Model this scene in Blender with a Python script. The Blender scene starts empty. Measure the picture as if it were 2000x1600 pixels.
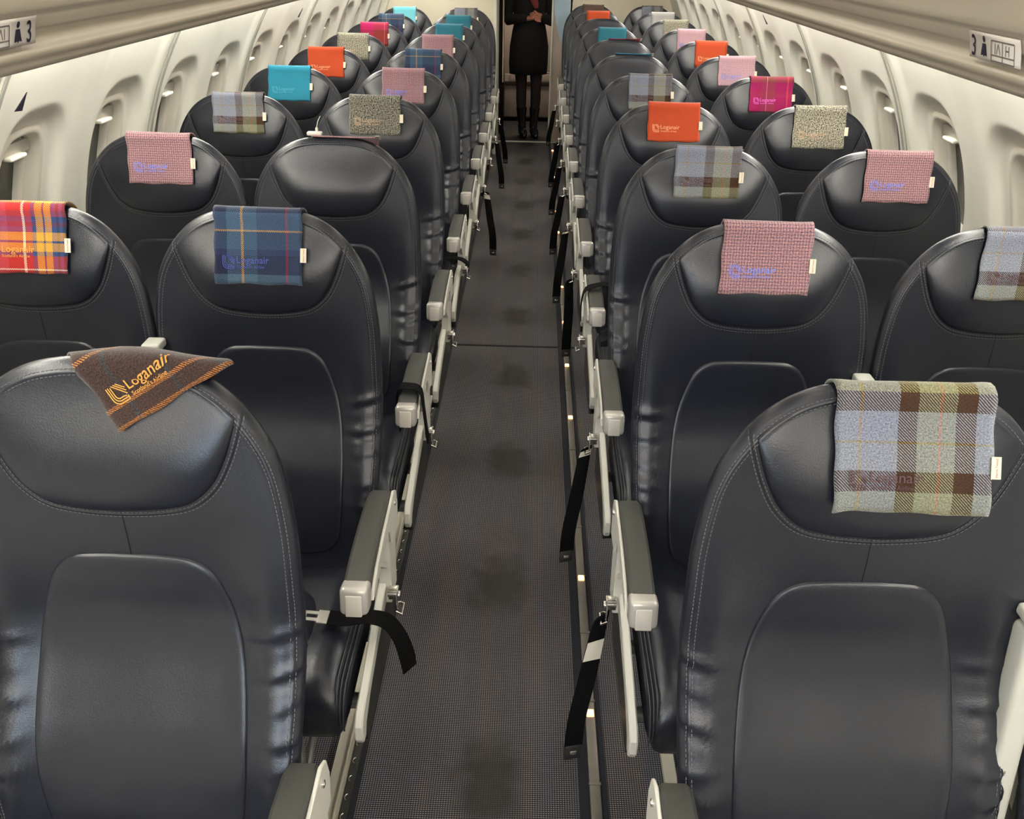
import bpy, math, random
import numpy as np
from mathutils import Vector, Matrix
random.seed(7); rng = np.random.default_rng(7)
C = bpy.context.scene.collection
R = math.radians

# ------------------------------------------------------------------ camera
PT, YW, RL, F = 0.4906, -0.0170, -0.0198, 1725.0
sy_, cy_ = math.sin(YW), math.cos(YW)
cam_d = bpy.data.cameras.new('camera'); cam = bpy.data.objects.new('camera', cam_d); C.objects.link(cam)
cam_d.sensor_fit = 'HORIZONTAL'; cam_d.sensor_width = 36.0; cam_d.lens = 36.0 * F / 2000.0
cam_d.clip_start = 0.02; cam_d.clip_end = 60
def unyaw(v): return Vector((cy_*v[0] + sy_*v[1], -sy_*v[0] + cy_*v[1], v[2]))
cp, sp = math.cos(PT), math.sin(PT)
fwd = unyaw((0, cp, -sp)); up0 = unyaw((0, sp, cp)); rt0 = unyaw((1, 0, 0))
cr, sr = math.cos(RL), math.sin(RL)
rt = rt0*cr - up0*sr; up = rt0*sr + up0*cr
M = Matrix((rt, up, -fwd)).transposed().to_4x4(); M.translation = Vector((0.0271, 0.0, 1.7852))
cam.matrix_world = M
bpy.context.scene.camera = cam

# ------------------------------------------------------------------ world, exposure, large lights
sc = bpy.context.scene
sc.view_settings.view_transform = 'Standard'; sc.view_settings.look = 'None'
sc.view_settings.gamma = 1.0; sc.view_settings.use_curve_mapping = False
sc.view_settings.exposure = 0.0
w = bpy.data.worlds.new('world'); sc.world = w; w.use_nodes = True
w.node_tree.nodes['Background'].inputs[0].default_value = (0.30, 0.36, 0.45, 1)
w.node_tree.nodes['Background'].inputs[1].default_value = 0.10
CEIL_E, COVE_E, DOOR_W = 8.6, 54.0, 8.5
def area(name, loc, rot, sx, sy, power, col):
    d = bpy.data.lights.new(name, 'AREA'); d.shape = 'RECTANGLE'; d.size = sx; d.size_y = sy
    d.energy = power; d.color = col
    o = bpy.data.objects.new(name, d); C.objects.link(o); o.location = loc; o.rotation_euler = rot
    return o
# cool daylight coming in through the forward doorway behind the camera
# warm fill light added behind the camera to put highlights on the seats
area('seat_highlight_fill', (0.0, -0.95, 1.90), (R(62), 0, 0), 1.3, 0.30, 24.0, (1.0, 0.94, 0.86))
area('forward_door_daylight', (-0.45, -0.75, 1.15), (R(84), 0, R(-8)), 0.22, 0.60, DOOR_W, (0.60, 0.78, 1.0))

# ------------------------------------------------------------------ materials
MAT = {}
def nmat(name, col, rough=0.5, metal=0.0, spec=0.5, bump=0.0, bscale=200.0, var=0.0, vscale=6.0, emit=None, estr=0.0, coat=0.0, sheen=0.0):
    m = bpy.data.materials.new(name); m.use_nodes = True
    nt = m.node_tree; b = nt.nodes['Principled BSDF']
    b.inputs['Base Color'].default_value = (*col, 1); b.inputs['Roughness'].default_value = rough
    b.inputs['Metallic'].default_value = metal; b.inputs['Specular IOR Level'].default_value = spec
    if coat: b.inputs['Coat Weight'].default_value = coat; b.inputs['Coat Roughness'].default_value = 0.35
    if sheen: b.inputs['Sheen Weight'].default_value = sheen; b.inputs['Sheen Roughness'].default_value = 0.5
    tc = nt.nodes.new('ShaderNodeTexCoord')
    if bump:
        n = nt.nodes.new('ShaderNodeTexNoise'); n.inputs['Scale'].default_value = bscale; n.inputs['Detail'].default_value = 4
        nt.links.new(tc.outputs['Object'], n.inputs['Vector'])
        bp = nt.nodes.new('ShaderNodeBump'); bp.inputs['Strength'].default_value = bump; bp.inputs['Distance'].default_value = 0.001
        nt.links.new(n.outputs['Fac'], bp.inputs['Height']); nt.links.new(bp.outputs['Normal'], b.inputs['Normal'])
    if var:
        n = nt.nodes.new('ShaderNodeTexNoise'); n.inputs['Scale'].default_value = vscale; n.inputs['Detail'].default_value = 3
        nt.links.new(tc.outputs['Object'], n.inputs['Vector'])
        mx = nt.nodes.new('ShaderNodeMix'); mx.data_type = 'RGBA'
        mx.inputs[6].default_value = (*[c*(1-var) for c in col], 1); mx.inputs[7].default_value = (*[min(1, c*(1+var)) for c in col], 1)
        nt.links.new(n.outputs['Fac'], mx.inputs[0]); nt.links.new(mx.outputs[2], b.inputs['Base Color'])
    if emit:
        b.inputs['Emission Color'].default_value = (*emit, 1); b.inputs['Emission Strength'].default_value = estr
    MAT[name] = m
    return m
nmat('leather', (0.0095, 0.011, 0.0180), 0.31, bump=0.30, bscale=420, var=0.12, vscale=9, spec=0.55)
nmat('leather_seam', (0.006, 0.006, 0.009), 0.55)
nmat('leather_piping', (0.030, 0.031, 0.036), 0.42)
nmat('thread', (0.10, 0.10, 0.115), 0.7)
nmat('shell_plastic', (0.10, 0.10, 0.10), 0.5)
nmat('cream_metal', (0.60, 0.59, 0.53), 0.38, var=0.05, vscale=14)
nmat('arm_pad', (0.040, 0.041, 0.036), 0.55, bump=0.2, bscale=500)
nmat('arm_cap', (0.52, 0.50, 0.46), 0.32, metal=0.35)
nmat('arm_cap_inset', (0.55, 0.52, 0.47), 0.5)
nmat('arm_grey', (0.50, 0.50, 0.45), 0.45)
nmat('steel', (0.62, 0.60, 0.56), 0.22, metal=1.0)
nmat('grey_metal', (0.30, 0.30, 0.29), 0.4, metal=0.6)
nmat('webbing', (0.0025, 0.0025, 0.003), 0.85, bump=0.5, bscale=900, spec=0.12)
nmat('belt_label', (0.62, 0.58, 0.50), 0.7)
nmat('buckle_black', (0.02, 0.02, 0.02), 0.35)
nmat('panel', (0.72, 0.71, 0.63), 0.50, var=0.03, vscale=3)
nmat('panel_joint', (0.30, 0.30, 0.26), 0.4)
nmat('joint_strip', (0.74, 0.74, 0.64), 0.3)
nmat('recess', (0.60, 0.57, 0.49), 0.4)
nmat('shade', (0.58, 0.56, 0.50), 0.5)
nmat('latch', (0.85, 0.84, 0.76), 0.25)
nmat('bin', (0.42, 0.375, 0.30), 0.42, var=0.03, vscale=4)
nmat('placard', (0.66, 0.62, 0.57), 0.4)
nmat('ink', (0.012, 0.010, 0.03), 0.5)
nmat('ink_grey', (0.16, 0.14, 0.13), 0.5)
nmat('ceiling', (0.70, 0.67, 0.60), 0.6)
nmat('ceiling_lens', (0.9, 0.9, 0.85), 0.4, emit=(1.0, 0.92, 0.80), estr=CEIL_E)
nmat('cove_lens', (0.9, 0.9, 0.85), 0.4, emit=(1.0, 0.97, 0.90), estr=COVE_E)
nmat('amber', (0.9, 0.5, 0.2), 0.4, emit=(1.0, 0.36, 0.13), estr=5)
nmat('amber_core', (0.9, 0.8, 0.6), 0.4, emit=(1.0, 0.72, 0.45), estr=14)
nmat('track', (0.16, 0.145, 0.125), 0.35, metal=0.3, var=0.25, vscale=30)
nmat('track_dark', (0.035, 0.034, 0.03), 0.5, metal=0.3)
nmat('track_cover', (0.50, 0.47, 0.38), 0.45, var=0.1, vscale=40)
nmat('carpet_edge', (0.010, 0.011, 0.017), 0.9, bump=0.8, bscale=600)
nmat('pocket_black', (0.015, 0.015, 0.015), 0.7)
nmat('wall_beige', (0.72, 0.66, 0.52), 0.6)
nmat('blue_panel', (0.42, 0.56, 0.68), 0.5)
nmat('partition', (0.52, 0.43, 0.36), 0.6)
nmat('trolley', (0.34, 0.285, 0.245), 0.5)
nmat('galley_dark', (0.03, 0.022, 0.018), 0.6)
nmat('galley_floor', (0.02, 0.019, 0.02), 0.5)
nmat('curtain', (0.030, 0.016, 0.012), 0.9)
nmat('cream_strip', (0.55, 0.42, 0.30), 0.6)
nmat('coat', (0.003, 0.003, 0.0035), 0.9)
nmat('tights', (0.020, 0.012, 0.013), 0.7)
nmat('boot', (0.006, 0.006, 0.008), 0.22, spec=0.8)
nmat('skin', (0.42, 0.17, 0.11), 0.55)
nmat('scarf', (0.20, 0.035, 0.035), 0.8)
nmat('hair', (0.10, 0.04, 0.02), 0.6)
nmat('tag_cream', (0.66, 0.61, 0.48), 0.7)
nmat('tag_ink', (0.38, 0.07, 0.08), 0.7)

def glassmat():
    m = bpy.data.materials.new('window_pane'); m.use_nodes = True; nt = m.node_tree
    b = nt.nodes['Principled BSDF']; b.inputs['Base Color'].default_value = (0.03, 0.032, 0.036, 1)
    b.inputs['Roughness'].default_value = 0.12
    tc = nt.nodes.new('ShaderNodeTexCoord'); n = nt.nodes.new('ShaderNodeTexNoise'); n.inputs['Scale'].default_value = 28; n.inputs['Detail'].default_value = 6
    nt.links.new(tc.outputs['Object'], n.inputs['Vector'])
    cr_ = nt.nodes.new('ShaderNodeValToRGB'); cr_.color_ramp.elements[0].position = 0.45; cr_.color_ramp.elements[0].color = (0.018, 0.02, 0.022, 1)
    cr_.color_ramp.elements[1].position = 0.8; cr_.color_ramp.elements[1].color = (0.09, 0.09, 0.09, 1)
    nt.links.new(n.outputs['Fac'], cr_.inputs[0]); nt.links.new(cr_.outputs[0], b.inputs['Base Color'])
    MAT['glass'] = m
glassmat()

class NT:
    """tiny helper to write node maths"""
    def __init__(s, m): s.nt = m.node_tree
    def n(s, t, **k):
        o = s.nt.nodes.new(t)
        for a, v in k.items(): setattr(o, a, v)
        return o
    def l(s, a, b): s.nt.links.new(a, b)
    def math(s, op, a, b=None, c=None):
        o = s.n('ShaderNodeMath', operation=op)
        for i, v in enumerate((a, b, c)):
            if v is None: continue
            if isinstance(v, (int, float)): o.inputs[i].default_value = v
            else: s.l(v, o.inputs[i])
        return o.outputs[0]
    def mix(s, f, a, b):
        o = s.n('ShaderNodeMix', data_type='RGBA')
        for i, v in ((0, f), (6, a), (7, b)):
            if isinstance(v, (int, float)): o.inputs[i].default_value = v
            elif isinstance(v, tuple): o.inputs[i].default_value = (*v, 1)
            else: s.l(v, o.inputs[i])
        return o.outputs[2]
    def noise(s, vec, scale, detail=3):
        o = s.n('ShaderNodeTexNoise'); o.inputs['Scale'].default_value = scale; o.inputs['Detail'].default_value = detail
        s.l(vec, o.inputs['Vector']); return o.outputs['Fac']

def carpet():
    m = bpy.data.materials.new('carpet'); m.use_nodes = True; t = NT(m); b = m.node_tree.nodes['Principled BSDF']
    tc = t.n('ShaderNodeTexCoord').outputs['Object']; sx = t.n('ShaderNodeSeparateXYZ'); t.l(tc, sx.inputs[0])
    X, Y = sx.outputs[0], sx.outputs[1]
    px = 0.0058; py = 0.0056
    row = t.math('FLOOR', t.math('DIVIDE', Y, py))
    off = t.math('MULTIPLY', t.math('MODULO', t.math('ABSOLUTE', row), 2.0), 0.0)
    fx = t.math('ABSOLUTE', t.math('SUBTRACT', t.math('FRACT', t.math('ADD', t.math('DIVIDE', X, px), off)), 0.5))
    fy = t.math('ABSOLUTE', t.math('SUBTRACT', t.math('FRACT', t.math('DIVIDE', Y, py)), 0.5))
    a = t.math('LESS_THAN', fx, 0.31); c = t.math('LESS_THAN', fy, 0.24)
    dot = t.math('MULTIPLY', a, c)
    n1 = t.noise(tc, 260, 2); n2 = t.noise(tc, 3.2, 4)
    mp = t.n('ShaderNodeMapping'); mp.inputs['Scale'].default_value = (22, 1.6, 1); t.l(tc, mp.inputs[0])
    n3 = t.noise(mp.outputs[0], 1.0, 2)
    tint = t.mix(t.math('MULTIPLY', t.math('SUBTRACT', n3, 0.40), 3.0), (0.30, 0.30, 0.34), (0.43, 0.34, 0.26))
    light = t.mix(t.math('MULTIPLY', n1, 0.8), tint, (0.12, 0.115, 0.12))
    col = t.mix(dot, (0.022, 0.022, 0.028), light)
    # soft darker patches down the middle of the aisle, one at each row
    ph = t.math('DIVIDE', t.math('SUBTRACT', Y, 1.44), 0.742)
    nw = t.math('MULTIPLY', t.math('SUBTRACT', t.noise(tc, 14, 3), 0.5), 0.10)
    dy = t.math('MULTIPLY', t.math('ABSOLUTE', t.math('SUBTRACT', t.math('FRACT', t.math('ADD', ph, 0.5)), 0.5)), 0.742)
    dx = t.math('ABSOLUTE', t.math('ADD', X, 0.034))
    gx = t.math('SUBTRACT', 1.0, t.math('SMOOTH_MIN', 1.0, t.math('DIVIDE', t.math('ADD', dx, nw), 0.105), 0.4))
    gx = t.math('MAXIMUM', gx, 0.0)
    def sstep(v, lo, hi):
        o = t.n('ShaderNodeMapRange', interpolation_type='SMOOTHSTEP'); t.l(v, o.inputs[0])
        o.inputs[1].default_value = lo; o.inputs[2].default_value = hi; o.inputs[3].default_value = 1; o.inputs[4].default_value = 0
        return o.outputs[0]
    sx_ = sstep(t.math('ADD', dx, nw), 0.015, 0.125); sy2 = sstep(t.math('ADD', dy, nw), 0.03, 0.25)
    darken = t.math('MULTIPLY', t.math('MULTIPLY', sx_, sy2), 0.88)
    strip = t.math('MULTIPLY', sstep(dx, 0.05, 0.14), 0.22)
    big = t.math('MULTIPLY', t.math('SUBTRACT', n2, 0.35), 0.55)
    darken = t.math('MINIMUM', t.math('ADD', t.math('MAXIMUM', darken, strip), t.math('MAXIMUM', big, 0.0)), 0.9)
    col = t.mix(darken, col, (0.028, 0.024, 0.021))
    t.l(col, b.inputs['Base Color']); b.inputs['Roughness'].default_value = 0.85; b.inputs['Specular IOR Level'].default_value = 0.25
    bp = t.n('ShaderNodeBump'); bp.inputs['Strength'].default_value = 0.7; bp.inputs['Distance'].default_value = 0.002
    t.l(dot, bp.inputs['Height']); t.l(bp.outputs[0], b.inputs['Normal'])
    MAT['carpet'] = m
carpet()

def cloth_mat(name, wu, wv, twill=0.0022, noise=0.5, base=None, nscale=420, slope=1.0, rep=(0.2, 0.2)):
    """woven wool: wu / wv are stripe lists [(pos 0..1, colour)...] of warp and weft over the repeat"""
    m = bpy.data.materials.new('wool_' + name); m.use_nodes = True; t = NT(m); b = m.node_tree.nodes['Principled BSDF']
    uv = t.n('ShaderNodeTexCoord').outputs['UV']; s = t.n('ShaderNodeSeparateXYZ'); t.l(uv, s.inputs[0])
    U, V = s.outputs[0], s.outputs[1]
    def ramp(v, st, r):
        o = t.n('ShaderNodeValToRGB'); o.color_ramp.interpolation = 'CONSTANT'
        e = o.color_ramp.elements
        while len(e) > 1: e.remove(e[-1])
        e[0].position = 0; e[0].color = (*st[0][1], 1)
        for p_, c_ in st[1:]:
            k = e.new(p_); k.color = (*c_, 1)
        t.l(t.math('FRACT', t.math('DIVIDE', v, r)), o.inputs[0]); return o.outputs[0]
    cu = ramp(U, wu, rep[0]); cv = ramp(V, wv, rep[1])
    d = t.math('FRACT', t.math('DIVIDE', t.math('ADD', t.math('MULTIPLY', U, slope), V), twill))
    sel = t.math('GREATER_THAN', d, 0.5)
    col = t.mix(sel, cu, cv)
    n1 = t.noise(uv, nscale, 3); n2 = t.noise(uv, nscale*2.3, 2)
    k = t.math('ADD', t.math('MULTIPLY', t.math('SUBTRACT', n1, 0.5), 2.6*noise), 1.0)
    hsv = t.n('ShaderNodeHueSaturation'); t.l(k, hsv.inputs['Value']); t.l(col, hsv.inputs['Color'])
    t.l(hsv.outputs[0], b.inputs['Base Color'])
    b.inputs['Roughness'].default_value = 0.95; b.inputs['Specular IOR Level'].default_value = 0.15
    b.inputs['Sheen Weight'].default_value = 0.25; b.inputs['Sheen Roughness'].default_value = 0.5
    bp = t.n('ShaderNodeBump'); bp.inputs['Strength'].default_value = 0.6; bp.inputs['Distance'].default_value = 0.001
    t.l(t.math('ADD', n1, t.math('MULTIPLY', n2, 0.6)), bp.inputs['Height']); t.l(bp.outputs[0], b.inputs['Normal'])
    MAT['wool_' + name] = m
br, dbr = (0.040, 0.018, 0.009), (0.07, 0.034, 0.018)
bl, gr, ol, wh = (0.24, 0.26, 0.32), (0.17, 0.175, 0.12), (0.18, 0.165, 0.065), (0.45, 0.42, 0.38)
cloth_mat('check', [(0, (0.17, 0.19, 0.235)), (0.16, (0.24, 0.16, 0.065)), (0.175, (0.165, 0.18, 0.235)), (0.42, br), (0.545, gr), (0.69, (0.36, 0.11, 0.06)), (0.703, gr), (0.80, br), (0.93, (0.17, 0.19, 0.235))],
          [(0, ol), (0.02, gr), (0.15, br), (0.29, (0.18, 0.19, 0.215)), (0.48, (0.20, 0.15, 0.06)), (0.494, (0.17, 0.18, 0.225)), (0.70, br), (0.83, ol), (0.97, gr)], twill=0.0042, rep=(0.2, 0.2), noise=0.85)
nv, nb, dn = (0.012, 0.018, 0.05), (0.045, 0.085, 0.145), (0.010, 0.010, 0.028)
cloth_mat('navy_tartan', [(0, nv), (0.13, nb), (0.28, (0.40, 0.22, 0.05)), (0.305, nb), (0.45, (0.022, 0.036, 0.08)), (0.76, (0.22, 0.02, 0.03)), (0.785, (0.03, 0.05, 0.10)), (0.95, nv)],
          [(0, (0.05, 0.09, 0.13)), (0.10, dn), (0.30, (0.02, 0.025, 0.075)), (0.36, (0.03, 0.055, 0.10)), (0.55, (0.42, 0.24, 0.06)), (0.57, nb), (0.75, dn), (0.83, nv)], twill=0.0044, noise=0.5)
rd, ye, og, tb = (0.36, 0.018, 0.018), (0.52, 0.27, 0.03), (0.80, 0.20, 0.03), (0.02, 0.045, 0.14)
cloth_mat('red_tartan', [(0, rd), (0.10, (0.40, 0.05, 0.08)), (0.30, rd), (0.46, (0.75, 0.62, 0.45)), (0.485, rd), (0.56, tb), (0.605, ye), (0.68, tb), (0.70, ye), (0.775, tb), (0.83, (0.01, 0.02, 0.02)), (0.86, tb), (0.90, (0.01, 0.02, 0.02)), (0.93, tb)],
          [(0, rd), (0.03, (0.75, 0.65, 0.5)), (0.045, rd), (0.18, tb), (0.23, ye), (0.32, tb), (0.34, ye), (0.43, tb), (0.49, (0.10, 0.02, 0.05)), (0.54, tb), (0.60, (0.25, 0.03, 0.05)), (0.66, rd), (0.74, ye)], twill=0.0040, rep=(0.2, 0.2), noise=0.25)
mg = (0.25, 0.008, 0.075)
cloth_mat('magenta', [(0, mg), (0.25, (0.20, 0.03, 0.05)), (0.36, (0.55, 0.32, 0.40)), (0.375, (0.18, 0.04, 0.04)), (0.55, mg), (0.80, (0.55, 0.06, 0.05)), (0.83, mg)],
          [(0, mg), (0.30, (0.26, 0.02, 0.06)), (0.42, mg), (0.62, (0.18, 0.05, 0.04)), (0.9, mg)], twill=0.004)
cloth_mat('red_plaid', [(0, (0.32, 0.010, 0.10)), (0.45, (0.16, 0.03, 0.03)), (0.80, (0.40, 0.20, 0.20)), (0.82, (0.20, 0.02, 0.03))],
          [(0, (0.22, 0.02, 0.02)), (0.5, (0.50, 0.02, 0.10)), (0.8, mg)], twill=0.004)
bw = (0.040, 0.022, 0.018)
cloth_mat('brown', [(0, bw), (0.17, (0.022, 0.038, 0.045)), (0.20, bw), (0.52, (0.022, 0.038, 0.045)), (0.55, bw), (0.85, (0.022, 0.038, 0.045)), (0.88, bw)],
          [(0, (0.34, 0.13, 0.03)), (0.03, bw), (0.14, (0.34, 0.13, 0.03)), (0.17, bw), (0.52, (0.34, 0.14, 0.03)), (0.55, bw), (0.95, (0.34, 0.13, 0.03))], twill=0.0035, rep=(0.2, 0.2), noise=1.3)
pk, pm = (0.34, 0.185, 0.185), (0.10, 0.065, 0.105)
def checks(a, c, n, duty):
    st = []
    for i in range(n): st += [(i/n, a), ((i + duty)/n, c)]
    return st
cloth_mat('pink', checks(pk, pm, 10, 0.62), checks(pk, pm, 10, 0.66), twill=0.0030, rep=(0.062, 0.066), noise=1.1, nscale=380)
cloth_mat('lilac', checks((0.50, 0.30, 0.33), (0.26, 0.16, 0.22), 10, 0.62), checks((0.50, 0.30, 0.33), (0.26, 0.16, 0.22), 10, 0.66), twill=0.0034, rep=(0.066, 0.070), noise=0.9, nscale=380)
cloth_mat('herringbone', checks((0.42, 0.39, 0.30), (0.05, 0.05, 0.05), 12, 0.55), checks((0.30, 0.28, 0.21), (0.10, 0.10, 0.09), 12, 0.5), twill=0.0042, rep=(0.05, 0.044), noise=2.2, nscale=230)
cloth_mat('dark_herringbone', checks((0.28, 0.26, 0.20), (0.03, 0.03, 0.03), 12, 0.5), checks((0.20, 0.19, 0.15), (0.05, 0.05, 0.05), 12, 0.5), twill=0.0042, rep=(0.05, 0.044), noise=2.4, nscale=230)
cloth_mat('orange', [(0, (0.44, 0.060, 0.018))], [(0, (0.38, 0.052, 0.018))], noise=0.16, nscale=350)
cloth_mat('turquoise', [(0, (0.02, 0.20, 0.29))], [(0, (0.018, 0.175, 0.26))], noise=0.22, nscale=350)
cloth_mat('pale_turquoise', [(0, (0.16, 0.50, 0.58))], [(0, (0.14, 0.46, 0.55))], noise=0.15, nscale=400)
cloth_mat('teal', [(0, (0.022, 0.14, 0.19))], [(0, (0.022, 0.125, 0.17))], noise=0.25, nscale=350)
cloth_mat('grey', [(0, (0.30, 0.29, 0.29))], [(0, (0.24, 0.23, 0.23))], noise=0.5, nscale=350)
cloth_mat('dark_brown', [(0, (0.10, 0.065, 0.05))], [(0, (0.085, 0.055, 0.045))], noise=0.3, nscale=350)
for nm, c in dict(blue=(0.16, 0.19, 0.62), plum=(0.07, 0.03, 0.035), peach=(0.80, 0.32, 0.16), aqua=(0.05, 0.30, 0.42), gold=(0.58, 0.27, 0.04), tan=(0.42, 0.27, 0.18), navy=(0.03, 0.05, 0.26), violet=(0.70, 0.10, 0.50)).items():
    nmat('yarn_' + nm, c, 0.6)

# ------------------------------------------------------------------ helpers
def mk(name, V, Fs, m, parent=None, smooth=True, uv=None, loc=None, mats=None, fm=None):
    me = bpy.data.meshes.new(name); me.from_pydata([tuple(map(float, v)) for v in V], [], Fs)
    for x in (mats or [m]): me.materials.append(MAT[x])
    if smooth: me.polygons.foreach_set('use_smooth', [True]*len(me.polygons))
    if fm is not None: me.polygons.foreach_set('material_index', fm)
    if uv is not None:
        l = me.uv_layers.new(name='UVMap'); idx = np.empty(len(me.loops), dtype=np.int32); me.loops.foreach_get('vertex_index', idx)
        l.data.foreach_set('uv', np.asarray(uv, dtype=np.float32)[idx].ravel())
    me.update()
    if name is None: return me
    return link(name, me, parent, loc)
def link(name, me, parent=None, loc=None):
    o = bpy.data.objects.new(name, me); C.objects.link(o)
    if parent is not None: o.parent = parent
    if loc is not None: o.location = loc
    return o
def sharp(o, ang=35):
    me = o.data if hasattr(o, 'data') else o
    me.set_sharp_from_angle(angle=R(ang)); return o
def empty(name, loc, label, cat, group=None):
    o = bpy.data.objects.new(name, None); C.objects.link(o); o.location = loc; o.empty_display_size = 0.1
    return tag(o, label, cat, group)
def tag(o, label, cat, group=None):
    o['label'] = label; o['category'] = cat
    if group: o['group'] = group
    return o
def struct(o): o['kind'] = 'structure'; return o

class MB:
    def __init__(s): s.V = []; s.F = []; s.m = []; s.mat = 0
    def add(s, V, Fs):
        k = len(s.V); s.V += [tuple(v) for v in V]; s.F += [tuple(i + k for i in f) for f in Fs]; s.m += [s.mat]*len(Fs); return s
    def box(s, c, h, rot=None):
        V = [Vector((x*h[0], y*h[1], z*h[2])) for x in (-1, 1) for y in (-1, 1) for z in (-1, 1)]
        if rot is not None: V = [rot @ v for v in V]
        V = [(v[0]+c[0], v[1]+c[1], v[2]+c[2]) for v in V]
        return s.add(V, [(0,1,3,2),(4,6,7,5),(0,4,5,1),(2,3,7,6),(0,2,6,4),(1,5,7,3)])
    def rbox(s, c, h, r, n=3, rot=None, f=None):
        """box with rounded edges and corners"""
        rad = [min(r, x*0.999) for x in h]
        V, Fs, idx = [], [], {}
        def ax(hh, rr):
            a = [-hh + rr*(1-math.cos(math.pi/2*i/n)) for i in range(n+1)]
            return a + [-x for x in reversed(a)]
        A = [ax(h[i], rad[i]) for i in range(3)]; N = 2*n + 2
        def vid(i, j, k):
            key = (i, j, k)
            if key in idx: return idx[key]
            p = [A[0][i], A[1][j], A[2][k]]; q = []
            for a in range(3): q.append(max(-(h[a]-rad[a]), min(h[a]-rad[a], p[a])))
            d = [(p[a]-q[a])/rad[a] for a in range(3)]; L = math.sqrt(sum(x*x for x in d))
            if L > 1e-9: d = [x/L for x in d]
            v = Vector([q[a] + d[a]*rad[a] for a in range(3)])
            if rot is not None: v = rot @ v
            v = (v[0]+c[0], v[1]+c[1], v[2]+c[2])
            if f: v = f(*v)
            idx[key] = len(V); V.append(v); return idx[key]
        R_ = range(N-1); e = N-1
        for i in R_:
            for j in R_:
                Fs.append((vid(i,j,0), vid(i,j+1,0), vid(i+1,j+1,0), vid(i+1,j,0)))
                Fs.append((vid(i,j,e), vid(i+1,j,e), vid(i+1,j+1,e), vid(i,j+1,e)))
                Fs.append((vid(i,0,j), vid(i+1,0,j), vid(i+1,0,j+1), vid(i,0,j+1)))
                Fs.append((vid(i,e,j), vid(i,e,j+1), vid(i+1,e,j+1), vid(i+1,e,j)))
                Fs.append((vid(0,i,j), vid(0,i,j+1), vid(0,i+1,j+1), vid(0,i+1,j)))
                Fs.append((vid(e,i,j), vid(e,i+1,j), vid(e,i+1,j+1), vid(e,i,j+1)))
        return s.add(V, Fs)
    def tube(s, pts, r, n=8, cap=True):
        P_ = [Vector(p) for p in pts]; rr = r if isinstance(r, (list, tuple)) else [r]*len(P_)
        V, Fs = [], []; ref = None
        for i, p in enumerate(P_):
            t = (P_[min(i+1, len(P_)-1)] - P_[max(i-1, 0)]).normalized()
            if ref is None:
                ref = Vector((0, 0, 1)) if abs(t.z) < 0.9 else Vector((1, 0, 0))
            u = (ref - t*ref.dot(t)).normalized(); ref = u; v = t.cross(u)
            for k in range(n):
                a = 2*math.pi*k/n; V.append(p + (u*math.cos(a) + v*math.sin(a))*rr[i])
        for i in range(len(P_)-1):
            for k in range(n):
                Fs.append((i*n+k, i*n+(k+1) % n, (i+1)*n+(k+1) % n, (i+1)*n+k))
        if cap: Fs.append(tuple(reversed(range(n)))); Fs.append(tuple((len(P_)-1)*n+k for k in range(n)))
        return s.add(V, Fs)
    def ribbon(s, pts, wd, th):
        """strap: centre line pts, wd = full width vectors, th thickness"""
        P_ = [Vector(p) for p in pts]; W = [Vector(x) for x in wd]; V, Fs = [], []
        for i, p in enumerate(P_):
            t = (P_[min(i+1, len(P_)-1)] - P_[max(i-1, 0)]).normalized(); n = t.cross(W[i]).normalized()*th/2
            for a, b_ in ((-.5, -1), (.5, -1), (.5, 1), (-.5, 1)): V.append(p + W[i]*a + n*b_)
        m_ = len(P_)
        for i in range(m_-1):
            for k in range(4): Fs.append((i*4+k, i*4+(k+1) % 4, (i+1)*4+(k+1) % 4, (i+1)*4+k))
        Fs.append((3, 2, 1, 0)); Fs.append(tuple((m_-1)*4+k for k in range(4)))
        return s.add(V, Fs)
    def prism(s, poly, x0, x1, inset=0.0):
        """(y,z) outline extruded along x, edges chamfered by inset"""
        n = len(poly); c = (sum(p[0] for p in poly)/n, sum(p[1] for p in poly)/n)
        def ring(x, d):
            out = []
            for i in range(n):
                a, b_, e = poly[i-1], poly[i], poly[(i+1) % n]
                t1 = Vector((b_[0]-a[0], b_[1]-a[1])).normalized(); t2 = Vector((e[0]-b_[0], e[1]-b_[1])).normalized()
                nn = Vector((-(t1.y+t2.y), t1.x+t2.x)); nn = nn.normalized() if nn.length > 1e-6 else Vector((-t1.y, t1.x))
                out.append((x, b_[0]+nn.x*d, b_[1]+nn.y*d))
            return out
        ar = sum(poly[i][0]*poly[(i+1) % n][1]-poly[(i+1) % n][0]*poly[i][1] for i in range(n)); sg = 1 if ar > 0 else -1
        if inset: rings = [ring(x0, inset*sg), ring(x0+inset, 0), ring(x1-inset, 0), ring(x1, inset*sg)]
        else: rings = [ring(x0, 0), ring(x1, 0)]
        V = [v for r_ in rings for v in r_]; Fs = []
        for k in range(len(rings)-1):
            for i in range(n): Fs.append((k*n+i, k*n+(i+1) % n, (k+1)*n+(i+1) % n, (k+1)*n+i))
        Fs.append(tuple(range(n))); Fs.append(tuple((len(rings)-1)*n+i for i in range(n)))
        return s.add(V, Fs)
    def mirror(s): s.V = [(-v[0], v[1], v[2]) for v in s.V]; s.F = [tuple(reversed(f)) for f in s.F]; return s
    def mesh(s, name, mats, smooth=True, ang=35):
        me = bpy.data.meshes.new(name); me.from_pydata([tuple(map(float, v)) for v in s.V], [], s.F)
        if isinstance(mats, str): mats = [mats]
        for x in mats: me.materials.append(MAT[x])
        me.polygons.foreach_set('material_index', s.m)
        if smooth:
            me.polygons.foreach_set('use_smooth', [True]*len(me.polygons)); me.update(); me.set_sharp_from_angle(angle=R(ang))
        me.update(); return me
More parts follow.
